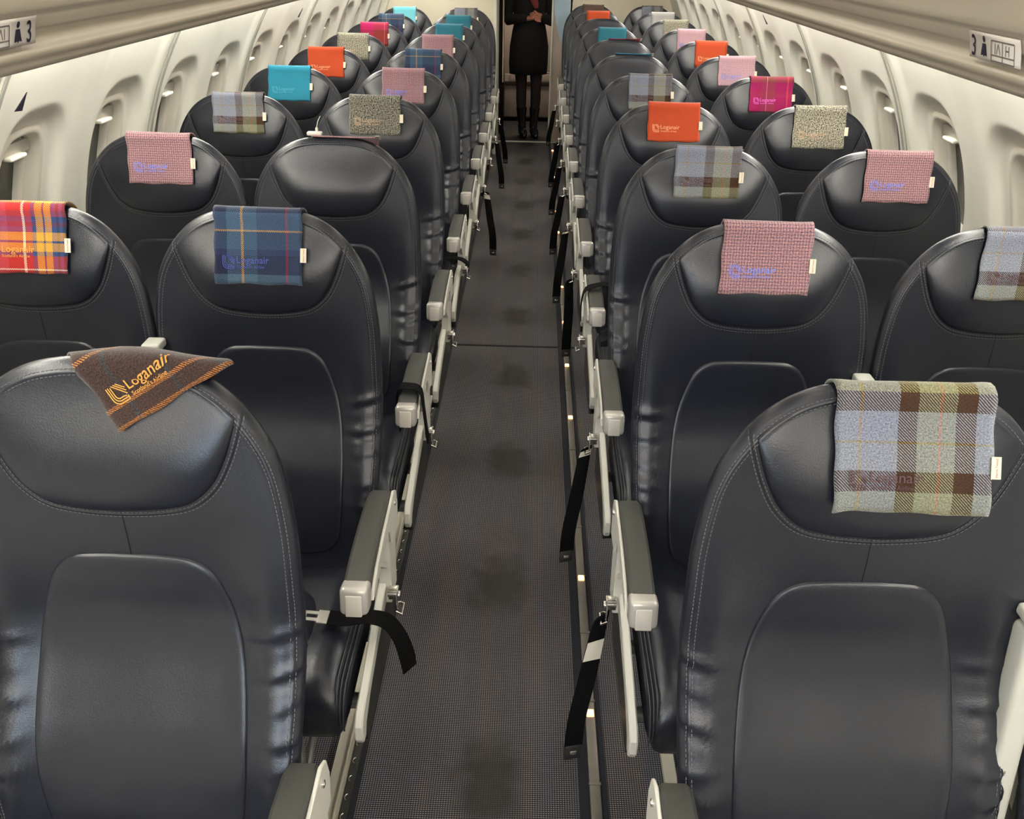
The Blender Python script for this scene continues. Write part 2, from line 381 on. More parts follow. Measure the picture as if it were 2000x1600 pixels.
    def build(s, name, mats, parent=None, smooth=True, loc=None): return link(name, s.mesh(name, mats, smooth), parent, loc)

def catmull(K, n):
    """closed smooth curve through points K, resampled to n by arc length"""
    K = np.array(K, float); m_ = len(K); out = []
    for i in range(m_):
        p0, p1, p2, p3 = K[i-1], K[i], K[(i+1) % m_], K[(i+2) % m_]
        for t in np.linspace(0, 1, 24, endpoint=False):
            out.append(0.5*((2*p1)+(-p0+p2)*t+(2*p0-5*p1+4*p2-p3)*t*t+(-p0+3*p1-3*p2+p3)*t**3))
    out = np.array(out); d = np.r_[0, np.cumsum(np.linalg.norm(np.diff(np.vstack([out, out[:1]]), axis=0), axis=1))]
    q = np.linspace(0, d[-1], n, endpoint=False); cl = np.vstack([out, out[:1]])
    return np.c_[np.interp(q, d, cl[:, 0]), np.interp(q, d, cl[:, 1])]
def sym(half):
    """half: list of (u,z) from top centre down to bottom centre on the +u side -> closed loop"""
    r_ = [p for p in half]; l_ = [(-u, z) for u, z in reversed(half) if abs(u) > 1e-6]
    return r_ + l_
def normals2(Pl):
    t = np.roll(Pl, -1, 0) - np.roll(Pl, 1, 0); t /= np.linalg.norm(t, axis=1)[:, None]
    n = np.c_[-t[:, 1], t[:, 0]]
    c = Pl.mean(0)
    if ((Pl - c)*n).sum() > 0: n = -n
    return n        # inward
def dist_poly(Q, Pl):
    A = Pl; B = np.roll(Pl, -1, 0); d = np.full(len(Q), 9.0)
    for a, b in zip(A, B):
        ab = b - a; t = np.clip(((Q - a) @ ab)/(ab @ ab + 1e-12), 0, 1)
        d = np.minimum(d, np.linalg.norm(Q - (a + t[:, None]*ab), axis=1))
    return d

# ------------------------------------------------------------------ seat surfaces (u across, z up, y toward the tail)
YB = ([.38, .44, .50, .56, .62, .68, .74, .80, .86, .93, .97, 1.04, 1.12, 1.20, 1.28], [.300, .306, .312, .319, .329, .350, .382, .412, .429, .434, .438, .447, .459, .469, .480])
def ybase(z):
    zz = np.linspace(.36, 1.30, 200); y = np.interp(zz, *YB)
    k = np.ones(11)/11; y2 = np.convolve(np.pad(y, 5, mode='edge'), k, 'valid')
    return np.interp(z, zz, y2)
OUT = catmull(sym([(0, 1.267), (.06, 1.265), (.115, 1.252), (.165, 1.222), (.207, 1.172), (.235, 1.11), (.249, 1.02), (.252, .93), (.252, .82), (.249, .70), (.243, .60), (.235, .50), (.215, .425), (.10, .41), (0, .408)]), 300)
def yshell(u, z, seed=0, crown=True):
    u = np.asarray(u, float); z = np.asarray(z, float)
    y = ybase(z)
    y = y + 0.020*np.exp(-(np.abs(u)/.165)**4)*np.exp(-((z-.76)/.22)**4)            # hollow between the bolsters
    y = y - 0.012*np.exp(-((np.abs(u)-.205)/.035)**2)*np.exp(-((z-.70)/.26)**4)
    r_ = random.Random(100+seed)
    for sgn in (-1, 1):
        for i in range(5):
            zi = .84 - i*.052 + r_.uniform(-.014, .014); sl = r_.uniform(-.1, .4); wdt = r_.uniform(.005, .010); amp = r_.uniform(.002, .0055)
            a = sgn*u; e = 1/(1+np.exp(-(a-.185-r_.uniform(-.01, .02))/.008))
            y = y - amp*e*np.exp(-((z-zi-sl*(a-.21))/wdt)**2) + .8*amp*e*np.exp(-((z-zi+.015-sl*(a-.21))/(wdt*.8))**2)
    if crown:
        d = dist_poly(np.c_[np.ravel(u), np.ravel(z)], OUT).reshape(np.shape(u))
        t = np.clip(1-d/.024, 0, 1); y = y + .014*(1-np.sqrt(np.maximum(1-t**2, 0)))
        y = y - .0022*np.exp(-((d-.0145)/.0026)**2)
    return y
HEAD = catmull(sym([(0, 1.2545), (.06, 1.2525), (.112, 1.239), (.150, 1.2185), (.178, 1.194), (.1795, 1.188), (.1715, 1.160), (.157, 1.122), (.137, 1.087), (.105, 1.060), (.062, 1.049), (0, 1.045)]), 220)
HLOW = HEAD[HEAD[:, 1] < 1.194]; HLOW = HLOW[np.argsort(np.arctan2(HLOW[:, 0], -(HLOW[:, 1]-1.3)))]
LUMB = catmull(sym([(0, .968), (.055, .967), (.090, .962), (.118, .942), (.138, .900), (.156, .830), (.164, .745), (.165, .66), (.160, .585), (.150, .53), (.125, .502), (.08, .493), (0, .491)]), 220)
def head_h(u, z):
    Q = np.c_[u, z]; d = np.full(len(Q), 9.0)
    for a, b in zip(HLOW[:-1], HLOW[1:]):
        ab = b-a; t = np.clip(((Q-a) @ ab)/(ab @ ab+1e-12), 0, 1); d = np.minimum(d, np.linalg.norm(Q-(a+t[:, None]*ab), axis=1))
    HT = HEAD[HEAD[:, 1] >= 1.190]; HT = HT[np.argsort(HT[:, 0])]; dt = np.full(len(Q), 9.0)
    for a, b in zip(HT[:-1], HT[1:]):
        ab = b-a; t = np.clip(((Q-a) @ ab)/(ab @ ab+1e-12), 0, 1); dt = np.minimum(dt, np.linalg.norm(Q-(a+t[:, None]*ab), axis=1))
    top = np.clip(dt/.035, 0, 1)
    fast = np.sqrt(1-(1-np.clip(d/.009, 0, 1))**2); slow = np.sqrt(1-(1-np.clip(d/.085, 0, 1))**2)
    zt = np.clip((1.245-Q[:, 1])/.13, 0, 1); zt = zt*zt*(3-2*zt)
    return (.004*fast*(.35+.65*zt) + .021*slow*zt)*np.sqrt(1-(1-top)**2) - .0008
def lumb_h(u, z):
    d = dist_poly(np.c_[u, z], LUMB)
    return .0065*np.sqrt(1-(1-np.clip(d/.014, 0, 1))**2) + .003*np.clip(d/.06, 0, 1) - .0006
def pad_y(u, z): return yshell(u, z) - head_h(np.atleast_1d(u), np.atleast_1d(z))
def ringmesh(Pl, centre, ts):
    n = len(Pl); c = np.array(centre); Q = []
    for t in ts: Q.append(Pl*(1-t) + c*t)
    Q = np.vstack(Q + [c[None]]); Fs = []
    for k in range(len(ts)-1):
        for i in range(n): Fs.append((k*n+i, k*n+(i+1) % n, (k+1)*n+(i+1) % n, (k+1)*n+i))
    last = (len(ts)-1)*n; ci = len(Q)-1
    for i in range(n): Fs.append((last+i, last+(i+1) % n, ci))
    return Q, Fs
TS = [0, .008, .018, .032, .05, .075, .105, .14, .18, .225, .275, .33, .39, .46, .54, .63, .73, .84, .93]
def make_back(seed):
    nrm = normals2(OUT); n = len(OUT); rings = []
    for d, dy in ((0, None), (.0015, None), (.004, None), (.007, None), (.0105, None), (.0125, None), (.0145, None), (.0165, None), (.020, None), (.026, None), (.034, None)):
        rings.append(OUT + nrm*d)
    inner = rings[-1]; c = np.array([0, .84])
    for t in np.r_[.04:1:.045][:21]: rings.append(inner*(1-t) + c*t)
    Q = np.vstack(rings + [c[None]]); y = yshell(Q[:, 0], Q[:, 1], seed)
    V = [(q[0], yy, q[1]) for q, yy in zip(Q, y)]; Fs = []; m_ = len(rings)
    for k in range(m_-1):
        for i in range(n): Fs.append((k*n+i, k*n+(i+1) % n, (k+1)*n+(i+1) % n, (k+1)*n+i))
    for i in range(n): Fs.append(((m_-1)*n+i, (m_-1)*n+(i+1) % n, len(V)-1))
    # rim and rear shell
    base = len(V); prev = 0; fm = [0]*len(Fs)
    yb = yshell(OUT[:, 0], OUT[:, 1], seed)
    for j, (d, dy) in enumerate(((-.0005, .005), (.003, .014), (.012, .028), (.028, .042), (.06, .052))):
        for i in range(n): V.append((OUT[i, 0]+nrm[i, 0]*d, yb[i]+dy, OUT[i, 1]+nrm[i, 1]*d))
        for i in range(n):
            a0 = prev if j == 0 else base+(j-1)*n; a1 = base+j*n
            Fs.append((a0+i, a1+i, a1+(i+1) % n, a0+(i+1) % n)); fm.append(0 if j < 2 else 1)
    last = base+4*n; V.append((0, float(ybase(.84))+.075, .84)); ci = len(V)-1
    for i in range(n): Fs.append((last+i, ci, last+(i+1) % n)); fm.append(1)
    me = bpy.data.meshes.new('backrest'); me.from_pydata([tuple(map(float, v)) for v in V], [], Fs)
    for x in ('leather', 'shell_plastic'): me.materials.append(MAT[x])
    me.polygons.foreach_set('material_index', fm); me.polygons.foreach_set('use_smooth', [True]*len(Fs)); me.update()
    return me
def make_pad(name, Pl, centre, hf, seed=0):
    Q, Fs = ringmesh(Pl, centre, TS); y = yshell(Q[:, 0], Q[:, 1], seed) - hf(Q[:, 0], Q[:, 1])
    y[:len(Pl)] += .004
    me = bpy.data.meshes.new(name); me.from_pydata([(float(q[0]), float(a), float(q[1])) for q, a in zip(Q, y)], [], Fs)
    me.materials.append(MAT['leather']); me.polygons.foreach_set('use_smooth', [True]*len(Fs)); me.update(); return me
def offs(Pl, d): return Pl - normals2(Pl)*d
def dashes(mb, Pl, keep, pitch=.0065, ln=.0040, th=.0006, lift=.0006, seed=0):
    cl = np.vstack([Pl, Pl[:1]]); d = np.r_[0, np.cumsum(np.linalg.norm(np.diff(cl, axis=0), axis=1))]
    q = np.arange(0, d[-1], pitch); a = np.c_[np.interp(q, d, cl[:, 0]), np.interp(q, d, cl[:, 1])]
    b = np.c_[np.interp(q+ln, d, cl[:, 0]), np.interp(q+ln, d, cl[:, 1])]
    k = np.array([keep(x, z) for x, z in a]); a, b = a[k], b[k]
    ya = yshell(a[:, 0], a[:, 1], seed)-lift; yb = yshell(b[:, 0], b[:, 1], seed)-lift
    for i in range(len(a)):
        p = Vector((a[i, 0], ya[i], a[i, 1])); r_ = Vector((b[i, 0], yb[i], b[i, 1])); t = (r_-p).normalized(); s_ = t.cross(Vector((0, 1, 0)))*th
        u_ = Vector((0, -th, 0))
        mb.add([p+s_, r_+s_, r_+s_+u_, p+s_+u_, p-s_, r_-s_, r_-s_+u_, p-s_+u_], [(3, 2, 6, 7), (0, 1, 2, 3), (7, 6, 5, 4), (0, 3, 7, 4), (1, 5, 6, 2)])
def make_stitch():
    mb = MB()
    kh = lambda u, z: z < 1.196
    dashes(mb, offs(HEAD, .004), kh); dashes(mb, offs(HEAD, .0105), kh)
    dashes(mb, OUT + normals2(OUT)*.0105, lambda u, z: z > .46); dashes(mb, OUT + normals2(OUT)*.0185, lambda u, z: z > .46)
    return mb.mesh('stitching', 'thread', smooth=False)
def make_seam(seed=0):
    mb = MB(); z = np.linspace(1.046, .968, 12); u = .0012*np.sin(np.linspace(0, 2, 12)); y = yshell(u, z, seed)
    mb.tube([(a, b-.0002, c) for a, b, c in zip(u, y, z)], .0011, 6)
    P_ = offs(HEAD, .0072); k = [i for i in range(len(P_)) if P_[i, 1] < 1.20]
    i0 = max(range(len(k)-1), key=lambda i: k[i+1]-k[i]) if k[0] == 0 else None
    order = k if i0 is None else k[i0+1:]+k[:i0+1]
    Q = P_[order]; y = yshell(Q[:, 0], Q[:, 1], seed)
    mb.tube([(a[0], b+.0002, a[1]) for a, b in zip(Q, y)], .0016, 6)
    return mb.mesh('seam', 'leather_seam')
def cush_top(x, y):
    """height of the cushion top"""
    e = np.clip((np.abs(x)-.13)/.10, 0, 1); f = np.clip((.03-y)/.11, 0, 1)
    return .452 - .010*e**2 + .012*np.exp(-((np.abs(x)-.17)/.03)**2) - .018*f**2 + .010*np.exp(-((y-.27)/.05)**2)
def make_cushion():
    mb = MB()
    def f(x, y, z):
        t = (z-.31)/.14
        if z > .38: z2 = z + (float(cush_top(x, y))-.452)*min(1, (z-.38)/.06)
        else: z2 = z
        if y < .0: y = y + .012*(1-t)*0 - .006*math.sin(t*math.pi)
        if z < .38 and y < .02: z2 -= .012*(1-abs(x)/.23)*0
        z2 += .0015*math.sin(x*40+y*17)*max(0, t)
        return (x, y, z2)
    # finer box so the top can be shaped
    nx, ny = 28, 26; X = np.linspace(-.229, .229, nx+1); 
    prof = [(.33, .445), (.29, .452), (.25, .452), (.20, .452), (.15, .452), (.10, .452), (.06, .452), (.02, .450), (-.015, .446), (-.04, .436), (-.058, .420), (-.069, .400), (-.074, .375), (-.074, .35), (-.070, .325), (-.062, .305), (-.045, .292), (.0, .290), (.10, .300), (.33, .310)]
    V, Fs = [], []
    for i, x in enumerate(X):
        ex = max(0, (abs(x)-.195)/.034); sh = 1-math.sqrt(max(0, 1-min(1, ex)**2))
        for (y, z) in prof:
            zc = float(cush_top(x, y))-.452 if z > .40 else 0
            zz = z + zc*min(1, (z-.40)/.05) if z > .40 else z
            cz = .38; cyy = .12
            zz = zz + (cz-zz)*sh*.55; yy = y + (.13-y)*sh*.10
            if z > .43 and 0 < y < .28: zz += .0012*math.sin(x*55+y*30)+.001*math.sin(y*90+x*13)
            V.append((x, yy, zz))
    n = len(prof)
    for i in range(nx):
        for j in range(n-1): Fs.append((i*n+j, i*n+j+1, (i+1)*n+j+1, (i+1)*n+j))
        Fs.append((i*n+n-1, i*n, (i+1)*n, (i+1)*n+n-1))
    Fs.append(tuple(range(n))); Fs.append(tuple(reversed(range(nx*n, nx*n+n))))
    mb.add(V, Fs)
    return mb.mesh('seat_cushion', 'leather', ang=50)
def make_cushion_pad():
    Pl = catmull(sym([(0, .235), (.06, .232), (.105, .210), (.128, .165), (.134, .10), (.138, .03), (.146, -.03), (.13, -.05), (.07, -.056), (0, -.057)]), 140)
    Q, Fs = ringmesh(Pl, (0, .08), TS)
    d = dist_poly(Q, Pl); h = .008*np.sqrt(1-(1-np.clip(d/.014, 0, 1))**2) + .004*np.clip(d/.05, 0, 1)
    z = []
    for (x, y), hh in zip(Q, h):
        zz = float(cush_top(x, y)); prof = np.interp(-y, [-.1, -.02, .015, .04, .058], [0, -.002, -.006, -.016, -.032]); z.append(zz + prof*.95 + hh - .0035 + .0012*math.sin(x*55+y*30))
    z = np.array(z); z -= .0016*np.exp(-((Q[:, 1]-.055)/.0035)**2)*1.5
    me = bpy.data.meshes.new('cushion_panel'); me.from_pydata([(float(a[0]), float(a[1]), float(b)) for a, b in zip(Q, z)], [], [tuple(reversed(f)) for f in Fs])
    me.materials.append(MAT['leather']); me.polygons.foreach_set('use_smooth', [True]*len(Fs)); me.update(); return me
def make_cush_welt(s):
    mb = MB()
    for x in (.212, .2185, .225):
        if 1:
            pts = [(s*x, y, float(cush_top(x, y)) - .004 - (x-.212)*1.25) for y in np.linspace(.30, -.02, 14)]
            zt = pts[-1][2]
            pts += [(s*x, -.045, zt-.012), (s*x, -.062, zt-.034), (s*x, -.070, zt-.065), (s*x, -.066, zt-.09)]
            mb.tube(pts, .0017, 6)
    return mb.mesh('welt', 'leather_piping')
def arc_pts(c, r, a0, a1, n): return [(c[0]+r*math.cos(R(a0+(a1-a0)*i/n)), c[1]+r*math.sin(R(a0+(a1-a0)*i/n))) for i in range(n+1)]

def make_armrest():
    """aisle armrest, built for an aisle on the +x side; returns meshes"""
    cx = .256
    pad = MB()
    prof = [(.345, .600), (.350, .635), (.338, .660), (.31, .672), (.25, .677), (.17, .676), (.10, .671), (.045, .662), (.018, .655), (.018, .640), (.018, .612), (.06, .616), (.20, .622), (.30, .610)]
    pad.prism(prof, cx-.026, cx+.024, .006)
    cap = MB(); rot = Matrix.Rotation(R(-10), 3, 'X')
    cap.rbox((cx-.001, .004, .627), (.0285, .024, .0305), .011, 4, rot)
    ins = MB(); ins.rbox((cx-.001, -.0195, .6235), (.0165, .0035, .0235), .003, 2, rot)
    plate = MB()
    P_ = [(.352, .560), (.362, .615), (.352, .652), (.325, .668), (.27, .664), (.17, .655), (.08, .640), (.03, .622), (.022, .604), (.05, .602), (.15, .618), (.235, .618), (.262, .600), (.275, .560)]
    plate.prism(P_, cx+.0245, cx+.031, .0015)
    strut = MB()
    S_ = [(.352, .600), (.350, .50), (.338, .40), (.262, .395), (.268, .44), (.268, .52), (.246, .612), (.19, .630), (.24, .640), (.33, .640)]
    strut.prism(S_, cx-.006, cx+.0235, .002)
    strut.prism([(.255, .50), (.275, .50), (.13, .628), (.105, .628)], cx+.004, cx+.018, .001)
    bolt = MB()
    bolt.tube([(cx+.030, .318, .640), (cx+.034, .318, .640)], .0065, 14)
    bolt.tube([(cx+.034, .318, .640), (cx+.0352, .318, .640)], .0035, 10)
    return dict(pad=pad, cap=cap, ins=ins, plate=plate, strut=strut, bolt=bolt)
def make_rail():
    """cream side rail running along the cushion"""
    cx = .262; mb = MB()
    P_ = [(.36, .455), (.30, .452), (.20, .432), (.10, .408), (.02, .388), (-.055, .372), (-.078, .352), (-.082, .322), (-.070, .302), (-.048, .300), (-.035, .325), (.02, .350), (.12, .374), (.22, .392), (.32, .398), (.36, .392)]
    mb.prism(P_, cx-.014, cx+.004, .003)
    dk = MB(); dk.prism([(.36, .385), (.22, .385), (.02, .343), (-.035, .318), (-.02, .255), (.10, .25), (.36, .25)], cx-.008, cx+.001, .002)
    dk.prism([(.36, .25), (-.01, .25), (.02, .235), (.36, .235)], cx-.03, cx-.005, .002)
    return mb, dk
def make_hinge():
    cx = .292; mb = MB()
    mb.tube([(cx-.018, .245, .435), (cx+.004, .245, .435)], .0075, 12)
    mb.prism([(.262, .430), (.255, .452), (.235, .452), (.225, .432), (.222, .405), (.235, .390), (.262, .392), (.268, .41)], cx+.003, cx+.007, .001)
    mb.tube([(cx+.007, .245, .433), (cx+.011, .245, .433)], .010, 16)
    mb.tube([(cx+.002, .222, .402), (cx+.016, .219, .396), (cx+.016, .262, .392), (cx+.002, .262, .398)], .0028, 8)
    mb.rbox((cx-.008, .262, .425), (.012, .008, .016), .002, 2)
    return mb

def make_legs():
    out = []
    for y0, y1 in ((.02, -.02), (.29, .34)):
        mb = MB(); mb.tube([(.10, y0, .30), (.10, (y0+y1)/2, .16), (.10, y1, .02)], .013, 10); mb.rbox((.10, y1, .012), (.03, .035, .012), .004, 2); out.append(mb)
    return out
def make_frame():
    mb = MB()
    mb.tube([(-.245, .06, .285), (.245, .06, .285)], .018, 12); mb.tube([(-.245, .27, .285), (.245, .27, .285)], .018, 12)
    for x in (-.20, .20): mb.prism([(-.01, .292), (.33, .300), (.33, .265), (-.01, .265)], x-.01, x+.01, .002)
    mb.tube([(.10, .0, .05), (.10, .31, .22)], .009, 8)
    return mb
def make_mid_arm():
    """centre armrest folded up between the two backrests"""
    mb = MB(); mb.rbox((0, 0, 0), (.019, .024, .175), .012, 4)
    rot = Matrix.Rotation(R(-9), 3, 'X'); V = [rot @ Vector(v) for v in mb.V]; mb.V = [(v[0], v[1]+.385, v[2]+.79) for v in V]
    c = MB(); c.rbox((0, .370+.033+.006, .79+.188), (.0200, .024, .010), .006, 3)
    return mb, c

BACK = [make_back(s) for s in range(3)]
PADS = make_pad('headrest', HEAD, (0, 1.16), head_h)
LUM = [make_pad('lumbar_panel', LUMB, (0, .73), lumb_h, s) for s in range(3)]
STI = make_stitch(); SEA = make_seam(); CUS = make_cushion(); CUP = make_cushion_pad(); WEL = [make_cush_welt(-1), make_cush_welt(1)]
A_ = make_armrest(); RA, DK = make_rail(); HI = make_hinge(); LG = make_legs(); FR = make_frame(); MA, MC = make_mid_arm()
def both(mb, name, mats):
    a = mb.mesh(name, mats); mb.mirror(); b = mb.mesh(name, mats); mb.mirror(); return {1: a, -1: b}
ARM = {k: both(A_[k], n, m_) for k, n, m_ in (('pad', 'armrest', 'arm_pad'), ('cap', 'end_cap', 'arm_cap'), ('ins', 'cap_inset', 'arm_cap_inset'), ('plate', 'side_plate', 'cream_metal'), ('strut', 'armrest_support', 'cream_metal'), ('bolt', 'bolt', 'steel'))}
RAIL = both(RA, 'side_rail', 'cream_metal'); DARK = both(DK, 'side_skirt', 'track_dark'); HING = both(HI, 'belt_bracket', 'steel')
LEGM = [m_.mesh('leg', 'grey_metal') for m_ in LG]; FRM = FR.mesh('seat_frame', 'grey_metal')
MAM = MA.mesh('centre_armrest', 'arm_grey'); MCM = MC.mesh('armrest_tip', 'arm_grey')

PITCH = .762; YL, YR = -.1669, -.1802
SX = dict(LI=-.5537, RI=.5229, LW=-1.0578, RW=1.0429)
def seat(col, n, label, group=None):
    side = col[0]; aisle = 1 if side == 'L' else -1
    o = empty('aircraft_seat', (SX[col], (YL if side == 'L' else YR)+n*PITCH, 0), label, 'seat', group)
    v = (n*2 + (1 if col[1] == 'W' else 0)) % 3
    b = link('backrest', BACK[v], o); link('stitching', STI, b); link('seam', SEA, b)
    link('headrest', PADS, o); link('lumbar_panel', LUM[v], o)
    c = link('seat_cushion', CUS, o); link('cushion_panel', CUP, c); [link('welt', w_, c) for w_ in WEL]
    link('seat_frame', FRM, o)
    for m_ in LEGM: link('leg', m_, o)
    if col[1] == 'I':
        a = link('armrest', ARM['pad'][aisle], o)
        link('end_cap', ARM['cap'][aisle], a); link('cap_inset', ARM['ins'][aisle], a)
        link('side_plate', ARM['plate'][aisle], a); link('bolt', ARM['bolt'][aisle], a)
        link('armrest_support', ARM['strut'][aisle], o); link('side_rail', RAIL[aisle], o); link('side_skirt', DARK[aisle], o)
        link('belt_bracket', HING[aisle], o)
        m_ = link('centre_armrest', MAM, o, loc=(-aisle*.243, 0, 0 if side == 'L' else -.035)); link('armrest_tip', MCM, m_)
    return o

# ------------------------------------------------------------------ tweed headrest cloths
DP = None
def drape_path():
    """front (b>0) over the top (b=0) to the rear (b<0); returns arrays b, y, z"""
    z = np.linspace(1.252, 1.02, 60); y = pad_y(np.zeros(60), z) - .0055
    fr = [(float(a), float(b)) for a, b in zip(y, z)]
    yf = fr[0][0]
    top = [(yf+.002, 1.2585), (yf+.006, 1.2655), (yf+.012, 1.2685), (yf+.020, 1.2680), (yf+.032, 1.2625), (yf+.044, 1.253), (yf+.054, 1.238), (yf+.061, 1.22), (yf+.066, 1.18), (yf+.070, 1.08)]
    pts = list(reversed(top)) + fr; P_ = np.array(pts); d = np.r_[0, np.cumsum(np.linalg.norm(np.diff(P_, axis=0), axis=1))]
    i0 = len(top)-3; d = d - d[i0+0]
    return d, P_[:, 0], P_[:, 1]
DP = drape_path()
def drape(a, b, lift=0.0, wob=None):
    a = np.asarray(a, float); b = np.asarray(b, float)
    y = np.interp(b, DP[0], DP[1]); z = np.interp(b, DP[0], DP[2]); e = .002
    ty = np.interp(b+e, DP[0], DP[1])-np.interp(b-e, DP[0], DP[1]); tz = np.interp(b+e, DP[0], DP[2])-np.interp(b-e, DP[0], DP[2])
    L = np.hypot(ty, tz)+1e-9; ny, nz = tz/L, -ty/L
    l = lift + (wob(a, b) if wob else 0)
    return np.stack([a, y + ny*l, z + nz*l], -1)
def cloth(seatobj, mat, label, yarn=None, u0=.003, w_=.187, front=.150, back=.10, rot=0.0, skew=0.0, seed=0, logo=True, tagside=1, group='tweed headrest cloths on the seat tops', tagtext=False, s0=0.0, bpiv=.02, curl=.004, res=1, arch=0.0):
    r_ = random.Random(seed+31)
    ph = [r_.uniform(0, 6.28) for _ in range(4)]
    def wob(a, b):
        e = np.clip(b/.14, 0, 1)
        k = .0016*np.sin(a*45+ph[0])*e + .0012*np.sin(b*60+a*20+ph[1])*.6
        ed = np.clip((np.abs(a-u0)-.06)/.035, 0, 1)
        return k + curl*ed**2*(.3+.7*e) + .0015 + arch*np.exp(-((b+.035)/.035)**2)*np.exp(-((a-u0)/.08)**2)
    ca, sa = math.cos(R(rot)), math.sin(R(rot))
    def T(p, q):     # cloth coords (p across from left, q down the front from the fold) -> drape coords
        p = np.asarray(p, float)-w_/2; q = np.asarray(q, float)
        p = p + skew*np.clip(q, 0, 1)
        dq = q - bpiv
        return u0 + ca*p + sa*dq, s0 + bpiv - sa*p + ca*dq
    nx, ny = (26, 34) if res else (10, 14)
    pg, qg = np.meshgrid(np.linspace(0, w_, nx), np.linspace(-back, front, ny), indexing='ij')
    # soft irregular hem
    pg2 = pg + .0012*np.sin(qg*90+ph[2])*((pg < .001) | (pg > w_-.001)); qg2 = qg + .0014*np.sin(pg*70+ph[3])*(qg > front-.001)
    A, B = T(pg2.ravel(), qg2.ravel()); P_ = drape(A, B, 0.0, wob)
    Fs = [(i*ny+j, i*ny+j+1, (i+1)*ny+j+1, (i+1)*ny+j) for i in range(nx-1) for j in range(ny-1)]
    uv = np.c_[pg.ravel(), (front-qg).ravel()]
    o = mk('headrest_cloth', P_, Fs, 'wool_'+mat, uv=uv, loc=tuple(seatobj.location))
    md = o.modifiers.new('thickness', 'SOLIDIFY'); md.thickness = .0034; md.offset = 0
    tag(o, label, 'headrest cloth', group)
    def put(name, pts2, faces, m_, lift, parent=o):
        pts2 = np.array(pts2); A, B = T(pts2[:, 0], front-pts2[:, 1]); V = drape(A, B, lift, wob)
        return mk(name, V, faces, m_, parent=parent, smooth=False)
    if logo and yarn:
        S = w_/.187; V, Fs = [], []
        def stroke(pl, th):
            k = len(V); pl = [Vector((p[0], p[1])) for p in pl]
            for i, p in enumerate(pl):
                t = (pl[min(i+1, len(pl)-1)]-pl[max(i-1, 0)]).normalized(); n = Vector((-t.y, t.x))*th/2
                V.append((p.x+n.x, p.y+n.y)); V.append((p.x-n.x, p.y-n.y))
            for i in range(len(pl)-1): Fs.append((k+2*i, k+2*i+1, k+2*i+3, k+2*i+2))
        ex, ey, es = .018*S, .032, .024
        def em(pts): return [(ex+x*es, ey+y*es*1.15) for x, y in pts]
        def L_(o_, top, right, rad):
            return em([(o_, top), (o_, .75), (o_, o_+rad)]+[(o_+rad-rad*math.cos(R(a)), o_+rad-rad*math.sin(R(a))) for a in range(15, 90, 15)]+[(o_+rad, o_), (.6, o_), (right, o_)])
        th = .0016
        stroke(L_(0, 1, .95, .40), th); stroke(L_(.13, 1, .95, .32), th); stroke(L_(.26, .95, .40, .22), th)
        stroke(em([(.36, 1), (.6, .74), (.98, .30)]), th); stroke(em([(.52, 1), (.75, .76), (1.02, .46)]), th); stroke(em([(.68, 1), (.85, .82), (1.05, .62)]), th)
        stroke(em([(.95, .22), (.95, 0)]), th); stroke(em([(.40, .26), (.70, .26), (.88, .22)]), th)
        put('logo_emblem', V, Fs, 'yarn_'+yarn, .0032)
        for txt, size, x, y in (('Loganair', .0205, ex+.0275, ey+.0115), ("Scotland's Airline", .0085, ex+.0285, ey+.0012)):
            tv, tf = text_mesh(txt, size)
            put('logo_text', [(x+a, y+b) for a, b in tv], tf, 'yarn_'+yarn, .0032)
    # woven maker's tab on the hem
    if not tagside: return o
    tx0, tx1 = (w_-.003, w_+.010) if tagside > 0 else (-.010, .003)
    q0, q1 = front*.30, front*.30+.030
    pts = [(tx0, q0), (tx1, q0), (tx1, q1), (tx0, q1), ]; t_ = put('maker_tab', pts, [(0, 1, 2, 3)], 'tag_cream', .0035)
    s_ = t_.modifiers.new('thickness', 'SOLIDIFY'); s_.thickness = .0012; s_.offset = 0
    if tagtext:
        tv, tf = text_mesh('Harris Tweed', .0046)
        put('tab_text', [(tx0+.0085-b, q0+.002+a) for a, b in tv], tf, 'tag_ink', .0045, parent=t_)
    return o
_tc = {}
def text_mesh(txt, size):
    if (txt, size) in _tc: return _tc[(txt, size)]
    cu = bpy.data.curves.new('t', 'FONT'); cu.body = txt; cu.size = size; cu.resolution_u = 3; cu.offset = size*.008
    ob = bpy.data.objects.new('t', cu); C.objects.link(ob); bpy.context.view_layer.update()
    dg = bpy.context.evaluated_depsgraph_get(); me = bpy.data.meshes.new_from_object(ob.evaluated_get(dg))
    V = [(v.co.x, v.co.y) for v in me.vertices]; Fs = [tuple(p.vertices) for p in me.polygons]
    bpy.data.objects.remove(ob); bpy.data.curves.remove(cu); bpy.data.meshes.remove(me)
    _tc[(txt, size)] = (V, Fs); return V, Fs

# ------------------------------------------------------------------ cabin shell
def floorobj():
    mb = MB()
    nx = 1; V = [(-1.5, -3.2, 0), (1.5, -3.2, 0), (1.5, 8.97, 0), (-1.5, 8.97, 0)]
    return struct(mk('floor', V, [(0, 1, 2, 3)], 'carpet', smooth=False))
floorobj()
def strip(name, m_, x0, x1, y0, y1, z0, z1):
    mb = MB(); mb.box(((x0+x1)/2, (y0+y1)/2, (z0+z1)/2), (abs(x1-x0)/2, (y1-y0)/2, (z1-z0)/2)); return struct(mb.build(name, m_, smooth=False))
strip('trim_1', 'carpet_edge', -.353, -.340, -1.1, 8.95, .0, .004)
strip('trim_2', 'track_dark', -.372, -.353, -1.1, 8.95, .0, .012)
mb = MB(); mb.prism([(0, 0), (0, 0)], 0, 0) if False else None
mb.box((-.392, 3.95, .014), (.018, 5.05, .014)); mb.box((-.377, 3.95, .020), (.0025, 5.05, .020))
struct(mb.build('trim_3', 'track_cover', smooth=False))
